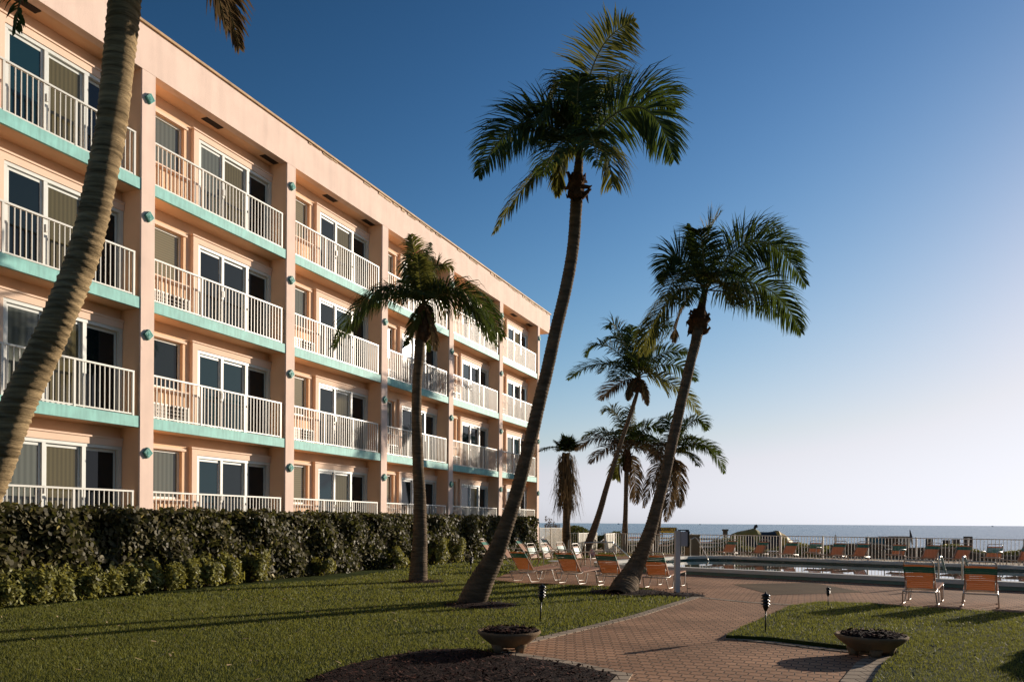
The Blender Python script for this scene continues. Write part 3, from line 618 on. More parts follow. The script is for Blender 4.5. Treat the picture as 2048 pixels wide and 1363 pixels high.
for x, wd, hh, lb in shr:
    c = hedge_pt(x, 14.22); c.z = 0; o = thing('shrub', tuple(c), 0, lb, 'shrub', 'low shrubs along the hedge foot')
    def sfn(N):
        d = RNG.normal(size=(N,3)); d[:,2] = np.abs(d[:,2])*.9; d /= np.linalg.norm(d, axis=1)[:,None]; d = np.sign(d)*np.abs(d)**.45
        r = .45+.55*RNG.random(N)**.4; q = d*r[:,None]*np.array([wd*.74,wd*.55,hh*.88]); q += RNG.normal(0,.03,(N,3)); q[:,2] = np.abs(q[:,2])+.03; q *= (1+.16*np.sin(q[:,[0]]*11+wd*20)*np.sin(q[:,[2]]*9+hh*30)); q[:,2] *= 1+.16*np.sin(q[:,0]*13+hh*9)
        return q, d
    V, k = leaf_cloud(int(2300*wd*hh/.45), sfn, .088, False); place('foliage', np_mesh('foliage', V, mats=[M['sleaf']], nper=k), o)
    mb = MB()
    for i in range(9):
        a = random.uniform(0,6.28); mb.tube([(0,0,-.03),(random.uniform(-.05,.05),random.uniform(-.05,.05),.05),(math.cos(a)*wd*.25,math.sin(a)*wd*.25,hh*.45),(math.cos(a)*wd*.5,math.sin(a)*wd*.4,hh*.8)], [.02,.012,.009,.004], 5)
    mb.build('stems', M['hstem'], o)

# unseen broadleaf trees added round the viewer to block sky fill
def sky_block_tree(x, y, h, r, label):
    o = thing('sky_block_tree', (x, y, 0), 0, label, 'tree', 'added sky-blocking trees behind the viewer')
    mb = MB(); mb.tube([(0,0,-.1),(.1,.05,h*.25),(0,.2,h*.5),(.1,0,h*.75)], [.26,.2,.15,.07], 8)
    for i in range(7):
        a = i*.9; mb.tube([(0,.1,h*(.25+.05*i)),(r*.35*math.cos(a),r*.35*math.sin(a),h*(.42+.05*i)),(r*.75*math.cos(a),r*.75*math.sin(a),h*(.5+.05*i))], [.09,.06,.02], 5)
    mb.build('trunk', M['barkfar'], o, True)
    cl = [(r*.7*math.cos(i*2.4)*(i%5)/4, r*.7*math.sin(i*2.4)*(i%5)/4, h*(.22+.72*((i*7)%13)/12)) for i in range(16)]
    def fn(N):
        k = RNG.integers(0, 16, N); c = np.array(cl)[k]; d = RNG.normal(size=(N,3)); d /= np.linalg.norm(d, axis=1)[:,None]
        return c+d*(r*.42)*(.5+.5*RNG.random(N)[:,None]**.5), d
    V, k = leaf_cloud(5200, fn, .42, False); place('crown', np_mesh('crown', V, mats=[M['hleaf']], nper=k), o)
for i, (x, y, h, r) in enumerate(((-17,-5,8,3.6),(-11,-11,9,4),(-4,-13,8.5,4),(4,-14,9,4),(11,-12,9,4),(18,-8,9,4),(23,-1,8,3.5),(-24,-13,9,4),(13,-20,10,4.5),(-2,-21,10,4.5))):
    sky_block_tree(x, y, h, r, 'added sky-blocking broadleaf tree %s the viewer, outside the view' % ('well behind' if y < -10 else 'to one side of'))

for x, y, r_, lb in ((8.7,10.6,1.0,'added big shade-casting shrub right of the near lawn, outside the view'),(10.6,11.6,1.2,'added bigger shade-casting shrub right of the near lawn, outside the view')):  # unseen shrubs added to cast shade over the near right corner
    o = thing('shade_shrub', (x, y, 0), 0, lb, 'shrub')
    def rfn(N):
        d = RNG.normal(size=(N,3)); d[:,2] = np.abs(d[:,2]); d /= np.linalg.norm(d, axis=1)[:,None]; return d*r_*(.5+.5*RNG.random(N)[:,None]**.4), d
    V, k = leaf_cloud(3500, rfn, .15, False); place('foliage', np_mesh('foliage', V, mats=[M['hleaf']], nper=k), o)
    mb = MB(); mb.tube([(0,0,-.05),(.05,0,r_*.4),(0,.1,r_*.8)], [.06,.04,.01], 6); mb.build('stem', M['hstem'], o)

# ------------------------------------------------------------------ hotel
hotel = thing('hotel_building', (-CF, 0, 0), BROT, 'four storey peach stucco hotel with teal balcony edges and white railings', 'hotel')
COL = [20.88+5.4*(i-1) for i in range(-1, 6)]+[47.7]
F = [1.22, 4.06, 6.90, 9.74]; SOF = 12.38; REC = .63
cm = MB().box(-.2,.2,-.02,.03,0,SOF).mesh('column', M['facade']); cw = MB().box(-.198,.198,.03,REC+.02,0,SOF).mesh('dividing_wall', M['peach'])
for i, t in enumerate(COL):
    for nm_, me_ in (('column', cm), ('dividing_wall', cw)): place(nm_, me_, hotel, (t,0,0), sc=(.72,1,1) if i == 7 else None)
MB().box(COL[0]-.5, COL[-1]+.12, .9, 14, 0, 12.9).build('body', M['peach'], hotel)
fe = COL[-1]+1.75
fm = MB(); fm.box(COL[0]-.5, fe, -.026, .22, SOF, 13.46); fm.box(fe-.22, fe, .22, 14.5, SOF, 13.46); fm.build('parapet', M['facade'], hotel)
MB().box(COL[0]-.5, fe-.22, .22, 14.3, SOF+.003, SOF+.3).build('roof_slab', M['peach'], hotel)
rm = MB(); rm.box(COL[0]-.5, fe+.05, -.085, .26, 13.46, 13.52)
for i in range(60):
    a = 27+random.random()*(fe-27.5); rm.box(a, a+random.uniform(.1,.7), -.05, -.028, 13.46-random.uniform(.02,.07)*(1+ (a-27)/25), 13.459)
rm.build('roof_edging', M['roofing'], hotel)
# bay parts, bay-local: x along the front from the column centre, y into the building, z from the floor
wl = MB()
for b in ((.2,.5,0,2.64),(.5,1.77,0,.93),(.5,1.77,2.2,2.64),(1.77,2.2,0,2.64),(2.2,5.2,2.14,2.64)): wl.box(b[0],b[1],REC,REC+.27,b[2],b[3])
wl = wl.mesh('wall', M['peach'])
sr = MB(); sr.box(2.02,2.2,REC-.10,REC,0,2.30); sr.box(2.2,5.19,REC-.10,REC,2.14,2.30); sr.box(1.98,5.19,REC-.13,REC-.001,2.30,2.34)
sr.box(.36,1.92,REC-.07,REC,.86,.93); sr.box(.40,1.88,REC-.035,REC,2.205,2.28); sr = sr.mesh('door_surround', M['trim'])
wf = MB()
for b in ((.5,.545,.93,2.2),(1.70,1.76,.93,2.2)): wf.box(b[0],b[1],REC+.09,REC+.15,b[2],b[3])
wf.box(.545,1.70,REC+.09,REC+.15,.93,.99); wf.box(.545,1.70,REC+.09,REC+.15,2.14,2.2); wf = wf.mesh('window_frame', M['frame'])
wp = MB().box(.545,1.70,REC+.115,REC+.13,.99,2.14); wpm = {k: wp.mesh('pane', M[k]) for k in ('g_blind','g_dark','g_grey')}
df = MB()
for b in ((2.2,2.29),(3.11,3.20),(4.10,4.20),(5.10,5.19)): df.box(b[0],b[1],REC-.07,REC+.02,.06,2.06)
df.box(2.2,5.19,REC-.075,REC+.02,2.06,2.139); df.box(2.2,5.19,REC-.07,REC+.05,.005,.06); dfm = df.mesh('door_frame', M['frame'])
def panel(x0, x1, y):
    q = MB(); w_ = .055
    for b in ((x0,x0+w_,.065,2.055),(x1-w_,x1,.065,2.055)): q.box(b[0],b[1],y,y+.035,b[2],b[3])
    q.box(x0+w_,x1-w_,y,y+.035,.065,.15); q.box(x0+w_,x1-w_,y,y+.035,1.99,2.055); return q
pn = [(2.295,3.105,REC-.03),(3.205,4.095,REC-.01),(4.205,5.095,REC+.03)]
pfm = [panel(*p).mesh('panel_frame', M['frame']) for p in pn]
pg = [{k: MB().box(p[0]+.05,p[1]-.05,p[2]+.012,p[2]+.022,.15,1.99).mesh('pane', M[k]) for k in ('g_dark','g_teal','g_curt','g_grey')} for p in pn]
hd = MB().box(3.135,3.175,REC-.12,REC-.07,.95,1.12).mesh('handle', M['frame'])
ac = MB(); ac.box(.50,1.82,REC-.20,REC-.001,.46,.50); ac.box(.50,1.82,REC-.20,REC-.001,.06,.10); ac.box(.50,.56,REC-.20,REC-.001,.10,.46); ac.box(1.76,1.82,REC-.20,REC-.001,.10,.46)
for i in range(9):
    x = .66+i*.123
    if i != 4: ac.box(x, x+.030, REC-.198, REC-.17, .10, .46)
for i in range(3): ac.box(.56,1.76,REC-.19,REC-.168,.175+i*.09,.20+i*.09)
acm = ac.mesh('grille', M['white']); acb = MB().box(.565,1.755,REC-.13,REC-.002,.105,.455).mesh('ac_case', M['grille_dark'])
slb = MB().box(.2,5.2,.07,REC+.26,-.24,-.001).mesh('balcony_slab', M['peach'])
edg = MB().box(.2,5.2,.0,.068,-.245,.02).mesh('slab_edge', M['teal'])
rl = MB(); U = [.245,1.85,3.49,5.06]
for u in U: rl.box(u-.025,u+.025,.045,.095,.02,1.05)
rl.box(.22,5.085,.04,.10,1.05,1.09); rl.box(.22,5.085,.055,.085,.05,.08)
for a, b in zip(U[:-1], U[1:]):
    k = round((b-a)/.131)
    for i in range(1, k): x = a+(b-a)*i/k; rl.box(x-.009,x+.009,.060,.080,.08,1.05)
rlm = rl.mesh('railing', M['white'])
vt = MB().box(0,.62,-.1,.1,-.012,0)
for i in range(5): vt.box(0,.62,-.085+i*.04,-.075+i*.04,-.017,-.0125)
vtm = vt.mesh('soffit_vent', M['vent'])
def diamond(h, y0, y1, mb):
    c = [(h,0),(0,h),(-h,0),(0,-h)]; mb.add([(a,y0,b) for a,b in c]+[(a*1.0,y1,b*1.0) for a,b in c], [(0,1,2,3),(7,6,5,4)]+[(i,4+i,4+(i+1)%4,(i+1)%4) for i in range(4)]); return mb
md = MB(); diamond(.128,-.09,-.021,md); diamond(.136,-.045,-.0215,md); mdm = md.mesh('medallion', M['teal']); 
md2 = MB(); 
for k in range(4):
    a0 = math.pi/2*k; c = [(.105*math.cos(a0),.105*math.sin(a0)),(.105*math.cos(a0+math.pi/2),.105*math.sin(a0+math.pi/2)),(.085*math.cos(a0+math.pi/2),.085*math.sin(a0+math.pi/2)),(.085*math.cos(a0),.085*math.sin(a0))]
    md2.add([(a,-.0905,b) for a,b in c]+[(a,-.097,b) for a,b in c], [(4,5,6,7),(0,1,5,4),(2,3,7,6)])
ring = []
for k in range(12):
    a = 2*math.pi*k/12; ring.append((.045*math.cos(a), .045*math.sin(a)))
md2.add([(a,-.0905,b) for a,b in ring]+[(a,-.1,b) for a,b in ring], [tuple(range(12,24))]+[(i,(i+1)%12,12+(i+1)%12,12+i) for i in range(12)])
md2m = md2.mesh('tile_relief', M['tile'])
MEDT = mdm
MEDT.materials[0] = mat('medallion_green', (.10,.36,.30), .5, .15, 10)
rr = random.Random(11)
for bi in range(len(COL)-1):
    t = COL[bi]; sx = (COL[bi+1]-t)/5.4; sc = (sx,1,1)
    for fi, z in enumerate(F):
        L = (t,0,z)
        place('wall', wl, hotel, L, sc=sc); place('trim', sr, hotel, L, sc=sc)
        wo = place('window', wf, hotel, L, sc=sc); wp_ = place('pane', wpm[rr.choice(['g_blind','g_blind','g_blind','g_grey','g_dark'])], wo)
        do = place('sliding_door', dfm, hotel, L, sc=sc); place('handle', hd, do)
        for k in range(3):
            po = place('door_panel', pfm[k], do); place('pane', pg[k][rr.choice((['g_dark','g_teal','g_teal','g_dark','g_grey'],['g_curt','g_curt','g_teal','g_dark','g_curt'],['g_dark'])[k]) ], do)
        if fi > 0: 
            place('balcony_slab', slb, hotel, L, sc=sc); place('slab_edge', edg, hotel, L, sc=sc)
        else: place('terrace', MB().box(.2,5.2,.02,REC+.26,-1.22,0).mesh('terrace', M['peach']), hotel, L, sc=sc)
        place('railing', rlm, hotel, L, sc=sc)
        if fi in (1,2) or (fi == 0): a_ = place('air_conditioner', acb, hotel, L, sc=sc); place('grille', acm, a_)
    for u in (2.17, 4.5): place('soffit_vent', vtm, hotel, (t+u*sx, .34, SOF))
for ci, t in enumerate(COL[1:]):
    for fi, z in enumerate(F):
        if ci == 3 and fi == 3: continue
        m_ = place('medallion', mdm, hotel, (t, 0, z+2.0)); place('tile_relief', md2m, m_)

# ------------------------------------------------------------------ pool
def rrect(e0, e1, n0, n1, r, k=10):
    out = []
    for (ce, cn, a0) in ((e1-r, n1-r, 0), (e0+r, n1-r, math.pi/2), (e0+r, n0+r, math.pi), (e1-r, n0+r, 1.5*math.pi)):
        for i in range(k+1):
            a = a0+math.pi/2*i/k; e = ce+r*math.cos(a); n_ = cn+r*math.sin(a); q = POOL_E*e+POOL_N*n_; out.append(Vector((q.x, q.y, 0)))
    return out
def ringwall(name, A_, B_, z0, z1, m, parent):
    n_ = len(A_); mb = MB(); vs = [(p.x,p.y,z) for z in (z0,z1) for p in A_]+[(p.x,p.y,z) for z in (z0,z1) for p in B_]
    fs = []
    for i in range(n_):
        j = (i+1)%n_; fs += [(i,j,n_+j,n_+i),(3*n_+i,3*n_+j,2*n_+j,2*n_+i),(n_+i,n_+j,3*n_+j,3*n_+i),(2*n_+i,2*n_+j,j,i)]
    mb.add(vs, fs); return mb.build(name, m, parent)
E0, E1, N0, N1 = -16.0, 4.5, 23.0, 32.8
pool = thing('swimming_pool', (0,0,0), 0, 'long swimming pool with raised pale coping and green tiled rim', 'pool')
tile = brick_mat('rim_tile', (.14,.21,.155), math.atan2(POOL_E.y, POOL_E.x), .30, 5, pale=False, colvar=.1)
tile = mat('rim_tile_green', (.115,.185,.14), .4, .12, 4, .1, 30)
tin = mat('inner_tile', (.012,.060,.055), .25, .15, 3)
O0 = rrect(E0+.04,E1-.04,N0+.04,N1-.04,2.0); O1 = rrect(E0+.34,E1-.34,N0+.34,N1-.34,1.7)
ringwall('rim_wall', O0, rrect(E0+.2,E1-.2,N0+.2,N1-.2,1.84), 0, .11, tile, pool)
ringwall('inner_wall', rrect(E0+.2,E1-.2,N0+.2,N1-.2,1.84), O1, 0, .11, tin, pool)
ringwall('coping', rrect(E0,E1,N0,N1,2.04), rrect(E0+.40,E1-.40,N0+.40,N1-.40,1.64), .11, .22, M['coping'], pool)
wm = mat('pool_water', (.010,.055,.050), .015, .2, .4, 0, spec=.6); nn_ = wm.node_tree.nodes; ll_ = wm.node_tree.links
tc = nn_.new('ShaderNodeTexCoord'); wz = nn_.new('ShaderNodeTexNoise'); wz.inputs['Scale'].default_value = 1.3; wz.inputs['Detail'].default_value = 2; ll_.new(tc.outputs['Object'], wz.inputs['Vector'])
bb = nn_.new('ShaderNodeBump'); bb.inputs['Strength'].default_value = .06; bb.inputs['Distance'].default_value = .03; ll_.new(wz.outputs[0], bb.inputs['Height']); ll_.new(bb.outputs[0], nn_['Principled BSDF'].inputs['Normal'])
mb = MB(); mb.add([(p.x,p.y,.045) for p in O1], [tuple(range(len(O1)))]); tag(mb.build('pool_water', wm), kind='structure')
mk = MB(); q = at_n(1541, N1-.345); 
def text_mesh(body, size, ext=.003):
    cu = bpy.data.curves.new('t', 'FONT'); cu.body = body; cu.size = size; cu.extrude = ext; cu.offset = .006; cu.align_x = 'CENTER'; cu.align_y = 'CENTER'
    ob = bpy.data.objects.new('t', cu); C.objects.link(ob); dg = bpy.context.evaluated_depsgraph_get(); me = bpy.data.meshes.new_from_object(ob.evaluated_get(dg)); bpy.data.objects.remove(ob); return me
# handrails
def rail(name, pts, r, label, group='pool handrails', m='steel'):
    base = Vector((pts[0].x, pts[0].y, 0)); o = thing(name, tuple(base), 0, label, 'handrail', group)
    mb = MB(); mb.tube(catmull([p-base for p in pts], 5), r, 8); mb.build('tube', M[m], o, True)
    f = MB(); f.lathe([(.05,0),(.05,.015),(.03,.02)], 12); f.build('foot_plate', M[m], o, loc=(0,0,pts[0].z)); return o
g0 = G(1170,1130); Yr = g0.y
rail('handrail', [g0, P(1170,1092,Yr), P(1173,1085,Yr), P(1222,1084,Yr), P(1228,1086,Yr+.1), P(1262,1116,Yr+.2)], .024, 'bent steel handrail at the left end of the pool')
q = at_n(1381, 31.6); q.z = .1
rail('handrail', [Vector((q.x,q.y,.1)), P(1381,1068+12,q.y), P(1384,1077,q.y), P(1394,1077,q.y), P(1418,1122,q.y-1.0)], .022, 'thin steel grab rail at the far side of the pool')
for x, lb in ((1878,'left steel ladder rail at the near pool edge behind the loungers'),(1925,'right steel ladder rail at the near pool edge behind the loungers')):
    q = at_n(x, N0+.1); q.z = .22
    a = Vector((q.x,q.y,0))
    rail('ladder_rail', [a, P(x,1122,q.y), P(x+2,1113,q.y+.05), P(x+6,1116,q.y+.2), P(x+13,1144,q.y+.55)], .026, lb, 'ladder rails')

# ------------------------------------------------------------------ fences
def fence_run(name, a, b, h, label, group='white aluminium pool fence', sp=.13, bw=.018, post=2.0, m='fence', z=0, depth=.02):
    a, b = Vector((a.x,a.y,z)), Vector((b.x,b.y,z)); d = b-a; L = d.length; rz = math.atan2(d.y, d.x)
    o = thing(name, tuple(a), rz, label, 'fence', group)
    k = max(1, round(L/post))
    pm = MB().box(-.03,.03,-.03,.03,0,h+.02).mesh('post', M[m])
    for i in range(k+1): place('post', pm, o, (L*i/k,0,0))
    for i in range(k):
        s0, s1 = L*i/k+.03, L*(i+1)/k-.03; mb = MB(); mb.box(s0,s1,-.018,.018,h-.035,h); mb.box(s0,s1,-.014,.014,.06,.09)
        n_ = max(2, round((s1-s0)/sp))
        for j in range(1, n_): x = s0+(s1-s0)*j/n_; mb.box(x-bw/2,x+bw/2,-depth/2,depth/2,.09,h-.035)
        mb.build('panel', M[m], o)
    return o
FN = 35.7
fence_run('pool_fence', at_n(1232,FN), at_n(1560,FN), 1.09, 'long white picket fence behind the pool, left stretch')
fence_run('pool_fence', at_n(1562,FN), at_n(2300,FN), 1.09, 'long white picket fence behind the pool, right stretch behind the loungers')
fence_run('pool_fence', G(1079,1104), G(1125,1102), 1.33, 'tall close slatted white fence panel by the hotel corner', sp=.11, bw=.045, post=1.3)
fence_run('pool_fence', G(1137,1104), G(1156,1104), 1.06, 'short open white fence beside the fan palm', sp=.12, post=.7)
fence_run('pool_fence', G(1157,1106), G(1180,1103)+Vector((.35,0,0)), 1.07, 'angled slatted white panel left of the beach walk opening', sp=.11, bw=.05, post=.7)
fence_run('pool_fence', G(1210,1106), G(1230,1103), 1.05, 'angled slatted white panel right of the beach walk opening', sp=.11, bw=.05, post=.6)

# ------------------------------------------------------------------ loungers and chairs
def strapset(pts0, pts1, half, w_, gap, colf, mbS, mbG):
    """straps across x between two points of the (y,z) profile"""
    a = Vector(pts0); b = Vector(pts1); L = (b-a).length; d = (b-a)/L; nrm = Vector((0,-d.z,d.y)); k = int(L/(w_+gap))
    for i in range(k):
        s = a+d*(i*(w_+gap)); e = s+d*w_; mb = mbG if colf(i, k) else mbS
        t_ = .016; sag = .012
        prof = [(-half-.004, t_), (-half*.5, t_-sag*.7), (0, t_-sag), (half*.5, t_-sag*.7), (half+.004, t_)]
        vs = []
        for (x, hgt) in prof:
            for q in (s, e): vs += [(x, (q+nrm*hgt).y, (q+nrm*hgt).z), (x, (q+nrm*(hgt-.004)).y, (q+nrm*(hgt-.004)).z)]
        fs = []
        for j in range(4):
            o_ = j*4; fs += [(o_,o_+4,o_+6,o_+2),(o_+1,o_+3,o_+7,o_+5),(o_,o_+1,o_+5,o_+4),(o_+2,o_+6,o_+7,o_+3)]
        mb.add(vs, fs)
        for sx in (-1, 1):   # wrapped over the tube
            x0, x1 = sx*(half-.002), sx*(half+.017); x0, x1 = min(x0,x1), max(x0,x1)
            c0, c1 = s-nrm*.016, e-nrm*.016; c2, c3 = s+nrm*.0165, e+nrm*.0165
            vs = [(x, p.y, p.z) for x in (x0,x1) for p in (c0,c1,c3,c2)]; mb.add(vs, [(0,1,2,3),(7,6,5,4),(0,4,5,1),(1,5,6,2),(2,6,7,3),(3,7,4,0)])
def make_lounger():
    o = thing('sun_lounger', (0,0,0)); HW = .285; r = .0135
    f = MB(); zf = .31
    f.tube([(-HW+.05,-.38,zf-.03),(-HW,-.33,zf-.03),(-HW,.02,zf-.03),(-HW,.10,zf+.01),(-HW,1.24,zf+.06),(-HW+.05,1.31,zf+.06),(HW-.05,1.31,zf+.06),(HW,1.24,zf+.06),(HW,.10,zf+.01),(HW,.02,zf-.03),(HW,-.33,zf-.03),(HW-.05,-.38,zf-.03),(-HW+.05,-.38,zf-.03)], r, 8)
    f.tube([(-HW,.06,zf-.01),(HW,.06,zf-.01)], r*.9, 6); f.tube([(-HW+.01,.62,zf+.01),(HW-.01,.62,zf+.01)], r*.8, 6)
    f.build('frame', M['chairframe'], o, True)
    for sx in (-1, 1):
        for (ya, yb) in ((-.30,.34),(.70,1.26)):
            lg = MB(); zt = zf-.03 if ya < 0 else zf+.04; x = sx*(HW+.005)
            lg.tube([(x*.985,ya,zt),(x*1.02,ya+.05,zt-.06),(x*1.06,ya+.15,.04),(x*1.06,ya+.18,.014),(x*1.06,yb-.16,.014),(x*1.06,yb-.13,.04),(x*1.02,yb-.03,zt-.06),(x*.985,yb,zt)], r, 8); lg.build('leg', M['chairframe'], o, True)
    b0 = Vector((0,.03,zf+.01)); b1 = Vector((0,-.44,.90)); d = (b1-b0).normalized(); bw = HW-.025
    bf = MB(); e = b1; bf.tube([b0+Vector((-bw,0,0)), e-d*.06+Vector((-bw,0,0)), e-d*.02+Vector((-bw+.02,0,0)), e+Vector((-bw+.06,0,0)), e+Vector((bw-.06,0,0)), e-d*.02+Vector((bw-.02,0,0)), e-d*.06+Vector((bw,0,0)), b0+Vector((bw,0,0))], r, 8)
    bf.tube([b0+Vector((-bw,0,0)), b0+Vector((bw,0,0))], r, 6); bfo = bf.build('back_frame', M['chairframe'], o, True)
    for sx in (-1, 1):
        sp = MB(); m_ = b0+d*.26+Vector((sx*(bw-.015),0,0)); sp.tube([m_+Vector((0,-.02,0)), (sx*(bw-.015),-.17,zf-.02)], .009, 6); sp.build('back_support', M['chairframe'], o, True)
    a = MB(); gq = MB(); strapset(b0+d*.02, b1-d*.09, bw, .045, .007, lambda i, k: k-4 <= i <= k-2, a, gq); a.build('back_straps', M['salmon'], o); gq.build('striped_straps', M['green'], o)
    a = MB(); gq = MB(); strapset((0,.11,zf+.01),(0,1.27,zf+.06), HW, .045, .007, lambda i, k: False, a, gq); a.build('seat_straps', M['salmon'], o)
    return o
def make_chair():
    o = thing('patio_chair', (0,0,0)); HW = .27; r = .0135; zs = .40
    f = MB(); f.tube([(-HW,0,zs-.02),(-HW,.46,zs+.02),(HW,.46,zs+.02),(HW,0,zs-.02),(-HW,0,zs-.02)], r, 8); f.build('seat_frame', M['chairframe'], o, True)
    for sx in (-1, 1):
        lg = MB(); x = sx*(HW+.03)
        lg.tube([(x,.50,.014),(x,.50,.30),(x,.48,.60),(x,.42,.635),(x,-.02,.625),(x*.96,-.09,.58)], r, 8); lg.build('arm', M['chairframe'], o, True)
        lg = MB(); lg.tube([(x,.46,.014),(x,-.10,.014),(x,-.13,.05),(x,-.02,zs-.02),(sx*HW,-.02,zs-.02)], r, 8); lg.build('leg', M['chairframe'], o, True)
    b0 = Vector((0,0,zs)); b1 = Vector((0,-.20,.90)); d = (b1-b0).normalized(); bw = HW-.02
    bf = MB(); e = b1; bf.tube([b0+Vector((-bw,0,0)), e-d*.06+Vector((-bw,0,0)), e-d*.02+Vector((-bw+.02,0,0)), e+Vector((-bw+.06,0,0)), e+Vector((bw-.06,0,0)), e-d*.02+Vector((bw-.02,0,0)), e-d*.06+Vector((bw,0,0)), b0+Vector((bw,0,0))], r, 8); bf.build('back_frame', M['chairframe'], o, True)
    a = MB(); gq = MB(); strapset(b0+d*.03, b1-d*.09, bw, .045, .007, lambda i, k: k-5 <= i <= k-2, a, gq); a.build('back_straps', M['salmon'], o); gq.build('striped_straps', M['green'], o)
    a = MB(); gq = MB(); strapset((0,.03,zs-.02),(0,.44,zs+.02), HW, .045, .007, lambda i, k: False, a, gq); a.build('seat_straps', M['salmon'], o)
    return o
LG = make_lounger(); CH = make_chair(); used = {'l': False, 'c': False}
def put(kind, loc, azd, label, group, scl=1.0):
    src = LG if kind == 'l' else CH
    if used[kind]: o = copy_tree(src)
    else: o = src; used[kind] = True
    o.location = loc; o.rotation_euler = (0,0,-math.radians(azd)); o.scale = (scl,)*3
    tag(o, label, 'sun lounger' if kind == 'l' else 'patio chair', group); return o
Z0 = Vector((0,0,.010))
FR = 'orange backed loungers at the lawn edge'
put('l', G(1316,1176)+Z0, 30, 'orange strap lounger with dark green band, directly left of the white post', FR)
put('l', G(1222,1172)+Z0, 32, 'orange strap lounger partly behind the leaning palm trunk', FR)
put('l', G(1143,1167)+Z0, 36, 'orange strap lounger between the leaning palm and the leftmost orange lounger', FR)
put('l', G(1051,1163)+Z0, 42, 'leftmost orange strap lounger seen from behind, next to the tall curved trunk', FR)
put('l', G(1841,1209)+Z0, 33, 'large lounger seen from behind beside the right lawn, left one of the near pair', 'near loungers by the right lawn')
put('l', G(1961,1214)+Z0, 31, 'large lounger seen from behind beside the right lawn, right one of the near pair', 'near loungers by the right lawn')
put('l', G(2095,1221)+Z0, 34, 'lounger just outside the right edge beside the right lawn', 'near loungers by the right lawn')
RG = 'sunlit chairs and loungers grouped by the hedge end'
put('c', G(1070,1141)+Z0, 122, 'sunlit armchair with pale pink and green straps, left one of the front three', RG)
put('c', G(1097,1139)+Z0, 120, 'sunlit armchair with pale pink and green straps, middle one of the front three', RG)
put('c', G(1128,1134)+Z0, 124, 'sunlit armchair with pale pink and green straps, right one of the front three', RG)
put('c', G(1160,1141)+Z0, 118, 'armchair with a green striped back peeking out right of an orange lounger', RG)
put('l', G(982,1121)+Z0, 112, 'sunlit lounger with green stripe left of the tall curved trunk, before the hedge', RG)
put('l', G(1050,1116)+Z0, 114, 'sunlit lounger raised before the hedge end, right of the tall curved trunk', RG)
put('l', G(1101,1112)+Z0, 116, 'rearmost sunlit lounger in front of the tall slatted fence panel', RG)
put('l', G(1020,1130)+Z0, 118, 'low sunlit lounger mostly hidden behind the leftmost orange lounger', RG, .9)
tb = thing('side_table', tuple(G(1112,1149)+Z0), 0, 'small round white side table among the sunlit chairs', 'table')
mb = MB(); mb.lathe([(.0,.40),(.24,.40),(.25,.41),(.25,.425),(.0,.43)], 20); mb.build('table_top', M['white'], tb)
for k in range(3):
    a = k*2.1; mb = MB(); mb.tube([(.2*math.cos(a),.2*math.sin(a),.40),(.22*math.cos(a),.22*math.sin(a),.01)], .012, 6); mb.build('leg', M['chairframe'], tb)
NR = 34.35; RW = 'row of loungers and chairs along the pool fence'
def inaz(): return math.degrees(math.atan2(-POOL_N.x, -POOL_N.y))
for i, (x, kd, lb) in enumerate(((1456,'l','leftmost lounger of the row along the fence, under the dark post'),(1517,'l','second lounger of the fence row, below the ochre tarpaulin'),(1577,'l','third lounger of the fence row, between the tarpaulin and the first armchair'),(1629,'c','first armchair of the fence row, counted from the left'),
      (1672,'l','lounger just right of the first armchair of the fence row'),(1718,'l','lounger of the fence row before the low brown wall, left of the wide empty stretch'),(1796,'c','middle armchair of the fence row, below the beach kiosk'),(1858,'l','lounger of the fence row just left of the ladder rails'),
      (1921,'l','lounger of the fence row directly behind the ladder rails'),(1987,'c','rightmost armchair of the fence row with a raised back'),(2052,'l','last lounger of the fence row, cut by the right edge'))):
    p = at_n(x, NR+.15); p.z = .010; put(kd, p, inaz()+(14 if kd == 'l' else 8)+random.uniform(-5,5), lb, RW, 1.0)
# small low table in the row
tb2 = copy_tree(tb); p = at_n(1545, NR); p.z = .010; tb2.location = p; tag(tb2, 'small round table standing between loungers of the fence row', 'table')

# ------------------------------------------------------------------ torches, planters, post
def torch_mesh():
    o = thing('garden_light', (0,0,0))
    mb = MB(); mb.tube([(0,0,-.02),(0,0,.36)], .011, 8); mb.build('stake', M['black'], o, True)
    mb = MB(); prof = [(.012,.33),(.028,.36),(.045,.41),(.05,.42)]
    for k in range(3):
        z = .43+k*.048; prof += [(.038,z-.008),(.038,z),(.066,z+.006),(.070,z+.012),(.042,z+.034)]
    prof += [(.062,.575),(.066,.582),(.045,.60),(.012,.615),(.008,.64),(.0,.642)]
    mb.lathe(prof, 14); mb.build('lamp_head', M['black'], o, True)
    return o
TR = torch_mesh(); first = True
for x, y, s_, lb, l_ in ((1080,1243,.98,'black tiered garden light on the left lawn, in front of the orange loungers',.05),(1531,1263,.90,'black tiered garden light on the tip of the right lawn, nearer of the two',0),(1656,1213,.60,'small black tiered garden light at the top edge of the right lawn',0),(940,1149,.90,'dark garden light before the hedge, left of the tall curved trunk',.06)):
    o = TR if first else copy_tree(TR); first = False
    o.location = G(x, y, .06 if x > 1500 else 0); o.scale = (s_*1.08,s_*1.08,s_); o.rotation_euler = (0, l_, random.random()*.2); tag(o, lb, 'garden light', 'garden path lights')
o = thing('stake', tuple(G(1375,1188)), 0, 'thin dark stake beside the mulch patch of the white post', 'stake'); mb = MB(); mb.tube([(0,0,0),(-.01,0,.21),(-.02,0,.27)], .008, 6); mb.tube([(-.005,0,.14),(.07,0,.135)], .007, 6); mb.build('rod', M['wood'], o)
